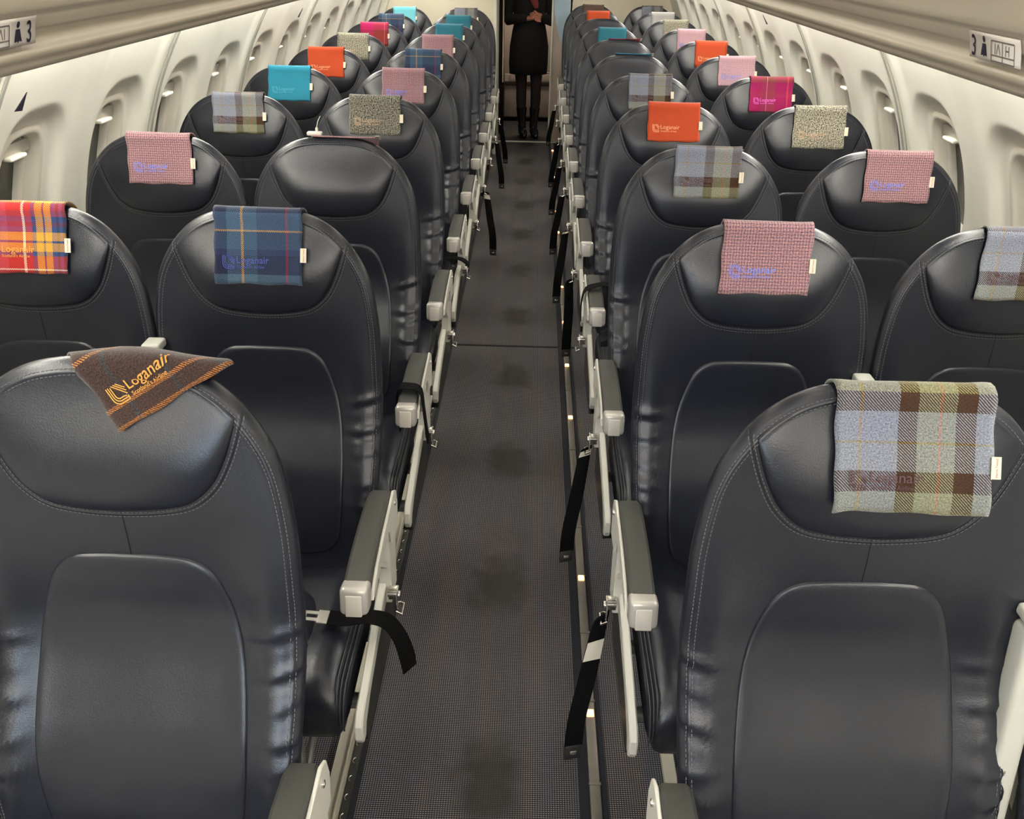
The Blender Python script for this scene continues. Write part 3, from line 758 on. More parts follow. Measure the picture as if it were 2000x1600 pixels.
# bright clips in the dark seat track
mb = MB()
for k in range(150):
    y = .6 + k*.052
    pts = [(-.362+.006*math.cos(R(a)), y+.008*math.sin(R(a)), .0125) for a in range(100, 270, 20)]
    mb.tube(pts, .0014, 5)
struct(mb.build('trim_4', 'steel'))
strip('trim_5', 'carpet_edge', .180, .203, -1.1, 8.95, .0, .004)
strip('trim_6', 'carpet_edge', .232, .246, -1.1, 8.95, .0, .004)
strip('trim_7', 'carpet_edge', -.34, .26, 4.000, 4.014, .0, .003)
strip('trim_8', 'track_cover', .385, .415, -1.1, 8.95, .0, .016)
strip('trim_9', 'track_cover', -1.12, -1.09, -1.1, 8.3, .0, .016)
strip('trim_10', 'track_cover', 1.09, 1.12, -1.1, 8.95, .0, .016)
# floor path lighting strip with its amber lamps
t = empty('path_light_strip', (.2175, 4.0, 0), 'grey floor channel with small glowing amber lamps along the right edge of the aisle', 'floor lighting')
mb = MB(); mb.rbox((0, -.1, .006), (.0135, 5.0, .006), .004, 2)
for k in range(40): mb.box((0, -4.9+k*.26, .0125), (.0145, .004, .001))
mb.build('channel', 'track', t)
for y in (1.12, 1.656, 2.205, 2.73, 3.26, 3.773, 4.30, 4.831, 5.36, 5.905, 6.43, 6.95, 7.48, 8.01, 8.54):
    mb = MB(); mb.rbox((0, y-4.0, .0135), (.0095, .011, .0035), .002, 2); l_ = mb.build('lamp', 'amber', t)
    mb = MB(); mb.rbox((0, y-4.0, .017), (.0055, .0065, .0012), .0008, 2); mb.build('filament', 'amber_core', l_)

WR, WZ = 1.38, .75
def wallx(z): return math.sqrt(max(0, WR*WR-(z-WZ)**2))
WINY = [2.311 + .532*k for k in range(-9, 12)]
JOY = [3.105 + 1.064*k for k in range(-5, 6)]
WC = 1.135; WA, WBB = .108, .178
def wall(side):
    Z = np.r_[np.linspace(0, .80, 9), np.linspace(.84, 1.46, 84)[0:], np.linspace(1.48, 1.72, 14)]
    Y = np.r_[np.arange(-3.1, .8, .03), np.arange(.8, 9.01, .0085)]
    Zg, Yg = np.meshgrid(Z, Y, indexing='ij')
    dep = np.zeros_like(Zg)
    hole = np.zeros_like(Zg, bool)
    for yc in WINY:
        # scooped recess round each window
        dy = (Yg-yc-.012)/.172; dz = (Zg-WC-.018)/.222
        r_ = (np.abs(dy)**3.2 + np.abs(dz)**3.0)**(1/3.1)
        s_ = np.clip((1.06-r_)/.20, 0, 1); dep += .026*s_*s_*(3-2*s_)
        r2 = (np.abs((Yg-yc)/WA)**3.4 + np.abs((Zg-WC)/WBB)**3.4)**(1/3.4)
        hole |= r2 < 1.02
    for yj in JOY:      # raised column at each joint, flat strip in its middle
        d = np.abs(Yg-yj)
        dep -= .018*(1/(1+np.exp((d-.062)/.006)))
        dep += .010*(1/(1+np.exp((d-.014)/.0015)))
    for yj in [y+.532 for y in JOY]:
        d = np.abs(Yg-yj); dep -= .012*np.exp(-(d/.075)**4)
    base = np.sqrt(np.maximum(WR**2-(Zg-WZ)**2, 0.01)); X = (base+dep)*side
    V = np.stack([X.ravel(), Yg.ravel(), Zg.ravel()], -1); n = len(Y)
    Fs = []
    for i in range(len(Z)-1):
        for j in range(n-1):
            if hole[i, j] or hole[i+1, j] or hole[i, j+1] or hole[i+1, j+1]: continue
            Fs.append((i*n+j, i*n+j+1, (i+1)*n+j+1, (i+1)*n+j))
    o = struct(mk('wall_left' if side < 0 else 'wall_right', V, Fs, 'panel'))
    for yj in JOY:
        mb = MB(); zz = np.linspace(.3, 1.70, 40)
        mb.ribbon([((wallx(z)-.012)*side, yj, z) for z in zz], [(0, .013, 0)]*40, .008)
        mb.build('joint_strip', 'joint_strip', o)
        for q in (-.018, .018):
            mb = MB(); mb.ribbon([((wallx(z)-.0185)*side, yj+q, z) for z in zz], [(0, .012 if q > 0 else .005, 0)]*40, .002); mb.build('joint_gap', 'panel_joint', o)
    return o
WALL = {-1: wall(-1), 1: wall(1)}
def superell(a, b, p, n=64):
    out = []
    for i in range(n):
        t = 2*math.pi*i/n; c, s_ = math.cos(t), math.sin(t)
        out.append((a*math.copysign(abs(c)**(2/p), c), b*math.copysign(abs(s_)**(2/p), s_)))
    return out
def window_meshes(side):
    """reveal, frame, pane, blind and latch; local y along cabin, z from window centre, x absolute"""
    n = 72
    def loop(a, b, off, p=3.4): return [((wallx(WC+z*1.0)+off)*side, y, z) for y, z in superell(a, b, p, n)]
    rings = [loop(WA+.021, WBB+.021, .0255), loop(WA+.014, WBB+.014, .0240), loop(WA+.004, WBB+.004, .0225), loop(WA, WBB, .026), loop(WA-.004, WBB-.004, .040), loop(WA-.006, WBB-.006, .062)]
    V = [v for r_ in rings for v in r_]; Fs = []
    for k in range(len(rings)-1):
        for i in range(n): Fs.append((k*n+i, k*n+(i+1) % n, (k+1)*n+(i+1) % n, (k+1)*n+i))
    Fr2 = [f for f in Fs if max(f) < 5*n]
    fr = bpy.data.meshes.new('window_frame'); fr.from_pydata(V, [], Fs); fr.materials.append(MAT['recess'])
    r2 = [loop(WA-.006, WBB-.006, .062), loop(WA-.010, WBB-.010, .058), loop(WA-.014, WBB-.014, .058), loop(WA-.020, WBB-.020, .070), loop(WA-.024, WBB-.024, .084)]
    V = [v for r_ in r2 for v in r_]
    fi = bpy.data.meshes.new('inner_frame'); fi.from_pydata(V, [], Fr2); fi.materials.append(MAT['shade'])
    for me in (fr, fi): me.polygons.foreach_set('use_smooth', [True]*len(me.polygons)); me.update()
    P_ = loop(WA-.018, WBB-.018, .082); V = P_ + [((wallx(WC)+.082)*side, 0, 0)]
    pa = bpy.data.meshes.new('window_pane'); pa.from_pydata(V, [], [(i, (i+1) % n, n) for i in range(n)]); pa.materials.append(MAT['glass']); pa.update()
    def blind(z0, z1, off, name, mt):
        mb = MB(); m_ = 8; zz = np.linspace(z0, z1, m_)
        mb.ribbon([((wallx(WC+z)+off)*side, 0, z) for z in zz], [(0, 2*(WA-.017)*(1-max(0, (abs(z)-.11)/.07)**2.2*.55), 0) for z in zz], .003)
        return mb.mesh(name, mt)
    up_ = blind(.125, .158, .050, 'window_blind', 'shade'); dn_ = blind(-.158, .158, .070, 'window_blind', 'blue_blind')
    mb = MB(); x = (wallx(WC+.125)+.042)*side
    mb.rbox((x, .0, .122), (.014, .040, .006), .0055, 3); la = mb.mesh('blind_handle', 'latch')
    mb = MB(); mb.tube([((wallx(WC+z)+.066)*side, -.030+.0, z) for z in np.linspace(-.15, .12, 8)], .004, 6)
    return fr, fi, pa, up_, dn_, la
nmat('blue_blind', (0.42, 0.47, 0.50), 0.45)
k = 1
for side in (-1, 1):
    fr, fi, pa, bu, bd, la = window_meshes(side)
    for i, y in enumerate(WINY):
        o = bpy.data.objects.new('window_%d' % k, fr); C.objects.link(o); struct(o); o.location = (0, y, WC); k += 1
        link('inner_frame', fi, o); link('window_pane', pa, o)
        closed = side > 0 and i == 9
        s_ = link('window_blind', bd if closed else bu, o); link('blind_handle', la, s_)
# small dark triangles marking the wing on the wall panels
for side, y, z in ((-1, 2.155, 1.425), (-1, 4.921, 1.43), (1, 4.841, 1.45)):
    a = [(y+.016, z-.026), (y+.012, z+.018), (y-.020, z-.022)]
    a = [(yy, zz) for yy, zz in a]
    V = [((wallx(zz)-.0215)*side, yy, zz) for yy, zz in a] + [((wallx(zz)-.0195)*side, yy, zz) for yy, zz in a]
    mk('wing_marker', V, [(0, 1, 2), (5, 4, 3), (0, 3, 4, 1), (1, 4, 5, 2), (2, 5, 3, 0)], 'ink', parent=WALL[side], smooth=False)

def sweep(name, prof, y0, y1, mat, parent=None, side=1, nseg=1):
    Y = np.linspace(y0, y1, nseg+1); n = len(prof)
    V = [(p[0]*side, y, p[1]) for y in Y for p in prof]
    Fs = [(k*n+i, k*n+i+1, (k+1)*n+i+1, (k+1)*n+i) for k in range(nseg) for i in range(n-1)]
    me = bpy.data.meshes.new(name); me.from_pydata([tuple(map(float, v)) for v in V], [], Fs); me.materials.append(MAT[mat])
    me.polygons.foreach_set('use_smooth', [True]*len(Fs)); me.update(); me.set_sharp_from_angle(angle=R(50))
    return link(name, me, parent)
# overhead lockers (x outboard, z), from the ceiling down the door, round the grip lip, out to the wall
BINP = [(.40, 1.955), (.452, 1.94), (.505, 1.90), (.545, 1.83), (.566, 1.76), (.5745, 1.712), (.5755, 1.7045), (.578, 1.7015), (.5815, 1.6985), (.584, 1.694), (.5870, 1.6830), (.5895, 1.6805), (.5960, 1.6790), (.5985, 1.6765), (.6000, 1.6700), (.6000, 1.6640), (.5975, 1.6590), (.5935, 1.6560), (.5925, 1.6535), (.5940, 1.6485), (.5985, 1.6445), (.6005, 1.6425), (.6010, 1.6390), (.6045, 1.6340), (.6120, 1.6305), (.6300, 1.6290), (.80, 1.604), (.91, 1.590), (.925, 1.605), (.925, 1.66), (.80, 1.90), (.40, 1.955)]
BINP = [(x, z-(.004 if .55 < x < .92 and z < 1.75 else 0)) for x, z in BINP]
for side, nm, lb in ((-1, 'left', 'beige overhead locker running along the left side above the windows'), (1, 'right', 'beige overhead locker running along the right side above the windows')):
    o = sweep('overhead_locker', BINP, -3.1, 8.4, 'bin', None, side); tag(o, lb, 'overhead locker', None)
    # seat-row placard bent over the lip
    def face(q):     # q metres down from the ridge along the profile
        P_ = np.array(BINP[8:19]); d = np.r_[0, np.cumsum(np.linalg.norm(np.diff(P_, axis=0), axis=1))]
        return np.interp(q, d, P_[:, 0]), np.interp(q, d, P_[:, 1])
    def sy(y): return y
    fy = 1.157 if side < 0 else 1.238      # edge nearest the tail
    def place(pts, lift):
        V = []
        for a, q in pts:            # a metres from the tail-side edge towards the camera, q down from the ridge
            x, z = np.interp(q, [0, .013, .045], [.5825, .5875, .5945]), np.interp(q, [0, .013, .045], [1.6930, 1.6800, 1.6495])
            V.append(((x-lift)*side, fy-a, z+lift*.3))
        return V
    G = 9; gp = [(a, q) for a in (0, .135) for q in np.linspace(.002, .034, G)]
    Fs = [(i, i+1, G+i+1, G+i) for i in range(G-1)]
    pl = mk('row_placard', place(gp, .0030), Fs, 'placard', parent=o)
    s_ = pl.modifiers.new('thickness', 'SOLIDIFY'); s_.thickness = .0012; s_.offset = 0
    V, Fs = [], []
    def quadline(p, q, th):
        k_ = len(V); a, b = Vector(p), Vector(q); t = (b-a).normalized(); n = Vector((-t.y, t.x))*th/2
        V.extend([tuple(a+n), tuple(b+n), tuple(b-n), tuple(a-n)]); Fs.append((k_, k_+1, k_+2, k_+3))
    tv, tf = text_mesh('3', .036)
    if side < 0: tv2 = [(.028-x, .0285-y) for x, y in tv]      # read from the aisle
    else: tv2 = [(.006+x, .0285-y) for x, y in tv]
    tv2 = [((.006+x*.8) if side > 0 else (.006+.0175-x*.8), .0315-y) for x, y in tv]
    mk('placard_number', place(tv2, .0042), tf, 'ink', parent=pl, smooth=False)
    px = .042; k_ = 12
    V = [(px+.0035*math.cos(2*math.pi*i/k_), .0095+.0038*math.sin(2*math.pi*i/k_)) for i in range(k_)]; Fs = [tuple(range(k_))]
    V += [(px-.0045, .0145), (px+.0045, .0145), (px+.0085, .0295), (px+.002, .0285), (px, .0310), (px-.002, .0285), (px-.0085, .0295)]; Fs.append(tuple(range(k_, k_+7)))
    mk('placard_figure', place(V, .0042), Fs, 'ink', parent=pl, smooth=False)
    V, Fs = [], []
    for p, q in (((.062, .009), (.122, .009)), ((.062, .009), (.062, .033)), ((.122, .009), (.122, .033)), ((.062, .033), (.122, .033)), ((.062, .026), (.122, .026)), ((.072, .012), (.072, .024)), ((.080, .012), (.076, .024)), ((.080, .012), (.086, .024)), ((.092, .009), (.092, .033)), ((.100, .012), (.100, .024)), ((.108, .012), (.108, .024)), ((.100, .018), (.108, .018))): quadline(p, q, .0018)
    mk('placard_seats', place(V, .0042), Fs, 'ink_grey', parent=pl, smooth=False)
# ceiling panels and their light lenses, cove lights above the windows
cv = [(-.62, 1.99), (-.40, 1.955), (-.36, 1.965), (-.30, 2.00), (-.12, 2.035), (0, 2.04), (.12, 2.035), (.30, 2.00), (.36, 1.965), (.40, 1.955), (.62, 1.99)]
struct(sweep('ceiling', cv, -3.1, 10.6, 'ceiling'))
for side in (-1, 1):
    t = empty('ceiling_light', (side*.33, 3.8, 1.975), 'row of glowing lenses along the %s edge of the ceiling panel' % ('left' if side < 0 else 'right'), 'ceiling light', 'ceiling light rows')
    for k in range(-3, 13):
        mb = MB(); mb.rbox((0, -4.45+k*.742, 0), (.045, .31, .009), .006, 2); mb.build('lens', 'ceiling_lens', t)
    t = empty('cove_light', (side*1.00, 3.8, 1.63), 'long glowing strip hidden behind the %s locker washing the wall' % ('left' if side < 0 else 'right'), 'cove light', 'cove light strips')
    for k in range(-2, 8):
        mb = MB(); mb.rbox((0, -4.3+k*1.18, 0), (.012, .56, .014), .006, 2); mb.build('tube', 'cove_lens', t)
# outer closing of the cabin
struct(sweep('ceiling_outer', [(-1.45, 1.45), (-1.05, 1.95), (-.5, 2.15), (.5, 2.15), (1.05, 1.95), (1.45, 1.45)], -3.1, 10.6, 'ceiling'))
def slab(name, x0, x1, y0, y1, z0, z1, m_, parent=None):
    mb = MB(); mb.box(((x0+x1)/2, (y0+y1)/2, (z0+z1)/2), (abs(x1-x0)/2, abs(y1-y0)/2, abs(z1-z0)/2)); return mb.build(name, m_, parent, smooth=False)
struct(slab('wall_front', -1.5, 1.5, -3.16, -3.10, 0, 2.1, 'panel'))
# rear partitions
struct(slab('wall_rear_left', -1.45, -.335, 8.42, 8.50, 0, 2.1, 'wall_beige'))
struct(slab('trim_11', -.345, -.318, 8.38, 9.0, 0, 2.1, 'joint_strip'))
struct(slab('wall_rear_right', .335, 1.45, 9.00, 9.08, 0, 2.1, 'wall_beige'))
struct(slab('wall_galley_left', -.36, -.335, 8.5, 10.15, 0, 2.1, 'galley_dark'))
struct(slab('wall_galley_right', .185, .36, 9.0, 9.05, 0, 2.1, 'partition'))
struct(slab('trim_12', .172, .186, 8.985, 9.06, 0, 2.1, 'joint_strip'))
# pale blue curved panel on the partition right of the galley opening
V = [(.19, 2.05), (.345, 2.05), (.345, .80)]
for t_ in np.linspace(0, 1, 12): V.append((.345 - .155*(1-(1-t_)**1.6)*1.0, .80 + .46*t_**1.25*1.0 + .0))
V.append((.19, 1.30)); n = len(V)
W = [(x, 8.992, z) for x, z in V] + [(x, 8.998, z) for x, z in V]
mk('blue_panel', W, [tuple(range(n)), tuple(reversed(range(n, 2*n)))] + [(i, (i+1) % n, n+(i+1) % n, n+i) for i in range(n)], 'blue_panel', parent=bpy.data.objects['wall_galley_right'], smooth=False)
struct(slab('floor_galley', -1.4, 1.4, 8.985, 10.6, -.02, .0, 'galley_floor'))
struct(slab('trim_13', -.33, .26, 8.965, 8.995, 0, .008, 'joint_strip'))
struct(slab('wall_back', -1.45, 1.45, 10.55, 10.6, 0, 2.1, 'galley_dark'))
area('galley_lamp', (0, 9.75, 2.0), (0, 0, 0), .5, .3, 22.0, (1.0, .82, .66))
# galley carts seen behind the attendant
for k, (x0, x1) in enumerate(((-.31, .005), (.015, .30))):
    t = empty('galley_cart', ((x0+x1)/2, 10.15, 0), 'beige galley cart with dark latch band, %s of the two behind the attendant' % ('left' if k == 0 else 'right'), 'galley cart', 'galley carts')
    hw = (x1-x0)/2
    mb = MB(); mb.rbox((0, .15, .58), (hw, .19, .54), .012, 2); mb.build('body', 'trolley', t)
    mb = MB(); mb.rbox((0, -.044, .27), (hw-.015, .006, .22), .005, 2); mb.build('door', 'trolley', t)
    mb = MB(); mb.rbox((0, -.05, .395), (hw-.012, .012, .022), .004, 2); mb.build('latch_band', 'galley_dark', t)
    mb = MB(); mb.tube([(-hw*.5, -.06, .50), (-hw*.5, -.075, .51), (hw*.5, -.075, .51), (hw*.5, -.06, .50)], .006, 8); mb.build('handle', 'grey_metal', t)
    for sx_ in (-1, 1):
        mb = MB(); mb.tube([(sx_*(hw-.04)-.01, .02, .022), (sx_*(hw-.04)+.01, .02, .022)], .022, 14); mb.build('wheel', 'galley_dark', t)
# dark curtain gathered at the left of the galley opening
mb = MB(); n = 40; zs = (0.06, .5, 1.0, 1.5, 2.0); V, Fs = [], []
for z in zs:
    for i in range(n): V.append((-.315+.045*i/(n-1)+.004*math.sin(z*5), 9.06+.018*math.sin(i*.95), z))
for a in range(len(zs)-1):
    for i in range(n-1): Fs.append((a*n+i, a*n+i+1, (a+1)*n+i+1, (a+1)*n+i))
mb.add(V, Fs); cu = mb.build('curtain', 'curtain'); s_ = cu.modifiers.new('thickness', 'SOLIDIFY'); s_.thickness = .003
tag(cu, 'dark gathered curtain hanging at the left edge of the galley opening', 'curtain')
mb = MB(); mb.ribbon([(-.279, 9.035, z) for z in (.55, 1.0, 1.5, 2.0)], [(.012, 0, 0)]*4, .004); mb.build('edge_band', 'cream_strip', cu)

# ------------------------------------------------------------------ seats
def L(col, n, what):
    side = 'left' if col[0] == 'L' else 'right'; pos = 'aisle' if col[1] == 'I' else 'window'
    return 'navy leather %s-side %s seat %s' % (side, pos, what)
ORD = {1: 'nearest', 2: 'second', 3: 'third', 4: 'fourth', 5: 'fifth', 6: 'sixth', 7: 'seventh', 8: 'eighth', 9: 'ninth', 10: 'tenth', 11: 'last'}
CL = {
 ('LI', 1): ('brown', 'gold', 'brown cloth with orange and teal lines, slipped askew over its top', dict(rot=33, u0=.034, s0=-.078, front=.150, back=.06, curl=.0, tagside=0, arch=.016)),
 ('LI', 2): ('navy_tartan', 'navy', 'navy and slate blue tartan cloth with thin yellow lines', dict(front=.158, s0=.003)),
 ('LI', 4): ('dark_herringbone', 'tan', 'dark grey flecked tweed cloth', dict(front=.140)),
 ('LI', 5): ('pink', 'blue', 'pink and mauve checked cloth', {}),
 ('LI', 6): ('navy_tartan', None, 'dark navy tartan cloth', {}),
 ('LI', 7): ('pink', None, 'dusky pink checked cloth', {}),
 ('LI', 8): ('teal', None, 'plain teal cloth', {}),
 ('LI', 9): ('teal', None, 'plain teal cloth', {}),
 ('LI', 10): ('check', None, 'olive, brown and grey checked cloth', {}),
 ('LW', 2): ('red_tartan', 'gold', 'red, orange and yellow tartan cloth', dict(front=.150)),
 ('LW', 3): ('pink', 'blue', 'pink checked cloth', dict(skew=.05, front=.145)),
 ('LW', 4): ('check', 'plum', 'pale blue, brown and olive checked cloth', dict(front=.145, skew=.03)),
 ('LW', 5): ('turquoise', 'aqua', 'bright turquoise cloth', {}),
 ('LW', 6): ('orange', 'peach', 'bright orange cloth', {}),
 ('LW', 7): ('herringbone', 'tan', 'pale grey flecked tweed cloth', {}),
 ('LW', 8): ('red_plaid', None, 'magenta and red plaid cloth', {}),
 ('LW', 9): ('navy_tartan', None, 'navy blue tartan cloth with pale lines', {}),
 ('LW', 10): ('pale_turquoise', None, 'pale turquoise cloth', {}),
 ('RI', 1): ('check', 'plum', 'large pale blue, brown and olive checked cloth', dict(u0=.020, w_=.210, front=.176, skew=.05, curl=.006)),
 ('RI', 2): ('pink', 'blue', 'dusky pink and mauve checked cloth', dict(front=.150, skew=-.03)),
 ('RI', 3): ('check', 'plum', 'brown, olive and pale blue checked cloth', dict(front=.145, u0=.008, skew=-.03)),
 ('RI', 4): ('orange', 'peach', 'bright orange cloth', dict(u0=.012, front=.138)),
 ('RI', 5): ('check', 'plum', 'olive, brown and grey checked cloth', dict(u0=.012)),
 ('RI', 8): ('teal', None, 'plain teal cloth', dict(u0=.012)),
 ('RI', 10): ('orange', None, 'plain orange cloth', dict(u0=.012, logo=False)),
 ('RI', 11): ('dark_brown', None, 'plain dark brown cloth', dict(u0=.012)),
 ('RW', 2): ('check', 'plum', 'pale blue and green checked cloth with a red line', dict(front=.150, u0=.028, skew=-.10)),
 ('RW', 3): ('pink', 'blue', 'pink checked cloth', dict(front=.145, u0=.030, skew=-.05)),
 ('RW', 4): ('herringbone', 'tan', 'pale grey flecked tweed cloth', dict(u0=.02, skew=-.04)),
 ('RW', 5): ('magenta', 'violet', 'magenta and brown tartan cloth', dict(u0=.02)),
 ('RW', 6): ('lilac', 'blue', 'pale lilac pink checked cloth', dict(u0=.02)),
 ('RW', 7): ('orange', 'peach', 'bright orange cloth', dict(u0=.02)),
 ('RW', 8): ('lilac', 'blue', 'pale lilac pink checked cloth', dict(u0=.02)),
 ('RW', 9): ('herringbone', 'tan', 'grey green flecked tweed cloth', dict(u0=.02)),
 ('RW', 10): ('grey', None, 'plain mid grey cloth', dict(u0=.02)),
 ('RW', 11): ('check', None, 'brown and pale blue checked cloth', dict(u0=.02)),
}
SEAT = {}
for col in ('LI', 'LW', 'RI', 'RW'):
    last = 10 if col[0] == 'L' else 11
    for n in range(1, last+1):
        side = 'left' if col[0] == 'L' else 'right'
        od = ORD[n] if n < last else 'last'
        c = CL.get((col, n))
        what = (', %s row, wearing a %s' % (od, ' '.join(c[2].split(' ')[:6]).rstrip(','))) if c else (', nearest row, cut off by the edge of the picture' if n == 1 else ', %s row, with no cloth on its front' % od)
        SEAT[(col, n)] = seat(col, n, ('navy leather %s %s seat' % (side, 'aisle' if col[1] == 'I' else 'window')) + what, 'navy leather passenger seats')
for (col, n), (m_, ya, desc, kw) in CL.items():
    side = 'left' if col[0] == 'L' else 'right'; last = 10 if col[0] == 'L' else 11; od = ORD[n] if n < last else 'last'
    lab = desc.replace(', slipped askew over its top', ' lying askew') + ' on the %s %s %s seat' % (od, side, 'aisle' if col[1] == 'I' else 'window')
    k_ = dict(seed=n*5+len(col)+ord(col[1]), res=n < 7, tagtext=n < 4); k_.update(kw)
    cloth(SEAT[(col, n)], m_, lab, ya, **k_)
# cloths that have slid to the back of three seats: only their folded edge shows above the leather
cloth(SEAT[('LI', 3)], 'pink', 'pink cloth slid behind the top of the third left aisle seat, folded edge showing', None, u0=.035, front=.004, back=.17, logo=False, seed=3, s0=-.006)
cloth(SEAT[('RI', 6)], 'turquoise', 'turquoise cloth slid behind the top of the sixth right aisle seat', None, u0=.012, front=.003, back=.17, logo=False, seed=4, s0=-.008)
cloth(SEAT[('RI', 7)], 'red_plaid', 'maroon plaid cloth slid behind the top of the seventh right aisle seat', None, u0=.03, front=.003, back=.17, logo=False, seed=5, s0=-.008)
# white plastic clip with its cord on the top of the third left aisle seat
t = empty('plastic_clip', (SX['LI']-.055, YL+3*PITCH+.515, 1.266), 'small white plastic clip on top of the third left aisle seat', 'clip')
mb = MB(); mb.rbox((0, 0, .006), (.022, .010, .0055), .004, 3); mb.build('clip_body', 'cream_metal', t)
mb = MB(); mb.tube([(.006, .002, .010), (.006, .004, .022)], .004, 8); mb.tube([(.006, .004, .022), (.010, .010, .040), (.016, .018, .052)], .0012, 6); mb.build('cord', 'cream_metal', t)

# ------------------------------------------------------------------ seat belts
def smooth_pts(K, n=24):
    K = [Vector(k_) for k_ in K]; out = []; m_ = len(K)
    for s_ in range(n+1):
        t = s_/n*(m_-1); i = min(int(t), m_-2); f = t-i
        p0 = K[max(i-1, 0)]; p1 = K[i]; p2 = K[i+1]; p3 = K[min(i+2, m_-1)]
        out.append(0.5*((2*p1)+(-p0+p2)*f+(2*p0-5*p1+4*p2-p3)*f*f+(-p0+3*p1-3*p2+p3)*f**3))
    return out
def belt(col, n, K, W, label_at=None, buckle='end', width=.044, both_ends=False):
    """K strap centre line in seat coordinates, W width directions at the key points"""
    o = SEAT[(col, n)]; pts = smooth_pts(K); Wp = smooth_pts(W); Wp = [v.normalized()*width for v in Wp]
    mb = MB(); mb.ribbon(pts, Wp, .0022); b = mb.build('seat_belt', 'webbing', o)
    if label_at is not None:
        i = int(label_at*24); seg = pts[i:i+3]; ws = [v*.98 for v in Wp[i:i+3]]
        mb = MB(); mb.ribbon(seg, ws, .0036); mb.build('belt_label', 'belt_label', b)
    t = (pts[-1]-pts[-2]).normalized(); wv = Wp[-1].normalized(); nn = t.cross(wv).normalized(); c = pts[-1]+t*.014
    rot = Matrix((wv, t, nn)).transposed()
    mb = MB()
    if buckle == 'end':
        mb.rbox(c, (.021, .018, .004), .003, 2, rot); m2 = 'buckle_black'; mb.build('buckle', m2, b)
        mb = MB(); mb.rbox(c+nn*.0, (.008, .005, .0052), .001, 1, rot); mb.build('buckle_slot', 'steel', b)
    elif buckle == 'tongue':
        c = pts[-1]+t*.012; mb.rbox(c, (.020, .012, .0022), .002, 2, rot)
        for s_ in (-1, 1): mb.rbox(c+t*.024+wv*s_*.0105, (.0045, .020, .0018), .0015, 2, rot)
        mb.rbox(c+t*.041, (.015, .005, .0018), .0015, 2, rot); mb.build('buckle_tongue', 'arm_cap', b)
    return b
def hang(col, n, dx=.06, dy=-.125, z1=.13, lab=.28, tw=0.25, hx=.302, hy=.245):
    s_ = 1 if col[0] == 'L' else -1
    K = [(s_*hx, hy, .405), (s_*(hx+.008), hy-.012, .380), (s_*(hx+dx*.55), hy+dy*.5, .27), (s_*(hx+dx*.9), hy+dy*.85, .19), (s_*(hx+dx), hy+dy, z1)]
    W = [(s_*.6, -.6, 0), (s_*.8, -.5, 0), (s_*1, -tw, 0), (s_*1, -tw, 0), (s_*1, -tw, 0)]
    belt(col, n, K, W, lab)
hang('RI', 2, .060, -.135, .12, .36); hang('RI', 3, .055, -.155, .12, .20)
hang('RI', 5, .012, -.12, .10, None); hang('RI', 6, .045, -.20, .10, .15); hang('RI', 7, .052, -.14, .10, .12)
hang('RI', 8, .05, -.13, .13, .10); hang('RI', 9, .045, -.12, .13, None); hang('RI', 11, .05, -.10, .13, .1)
hang('LI', 7, .055, -.20, .10, .22); hang('LI', 9, .05, -.17, .12, .1); hang('LI', 10, .05, -.08, .12, None)
# second left aisle seat: belt laid over the rail, tongue on the cushion, tail hanging into the aisle
K = [(.330, .160, .285), (.326, .150, .34), (.312, .145, .40), (.288, .135, .450), (.250, .118, .476), (.205, .105, .480), (.168, .105, .482)]
W = [(.55, .8, 0), (.6, .75, .0), (.4, .9, .1), (.2, 1, .1), (.05, 1, .0), (-.1, 1, .05), (0, 1, .0)]
belt('LI', 2, K, W, None, 'tongue')
# belts looped over the armrests
for col, n, lab in (('LI', 3, None), ('RI', 4, None)):
    s_ = 1 if col[0] == 'L' else -1
    if col == 'LI':
        K = [(.292, .20, .44), (.300, .10, .50), (.295, .075, .60), (.288, .070, .668), (.256, .068, .6815), (.226, .072, .672), (.218, .085, .60), (.222, .11, .52)]
        W = [(0, 1, .2), (0, 1, .3), (0, 1, .1), (0, 1, 0), (0, 1, 0), (0, 1, 0), (0, 1, 0), (0, 1, 0)]
    else:
        K = [(-.296, .24, .52), (-.300, .20, .60), (-.292, .16, .665), (-.262, .14, .690), (-.215, .15, .692), (-.165, .16, .655), (-.150, .13, .58), (-.175, .10, .50), (-.225, .14, .462)]
        W = [(0, 1, .1), (0, 1, .2), (.1, 1, .2), (.2, 1, .1), (.2, 1, .0), (.1, 1, -.2), (-.2, 1, .0), (-.3, 1, .2), (0, 1, 0)]
    belt(col, n, K, W, .80 if col == 'RI' else None, 'none', .040)
K = [(.30, .24, .43), (.305, .20, .47), (.27, .18, .505), (.20, .20, .50), (.16, .22, .475)]
belt('LI', 5, K, [(0, 1, .2), (0, 1, .2), (.2, 1, 0), (.3, 1, 0), (.3, 1, 0)], None, 'none', .042)

K = [(-.225, .255, .462), (-.17, .255, .500), (-.11, .262, .522), (-.05, .255, .500), (.01, .235, .466)]
belt('LI', 1, K, [(0, 1, .1)]*5, None, 'none', .044)

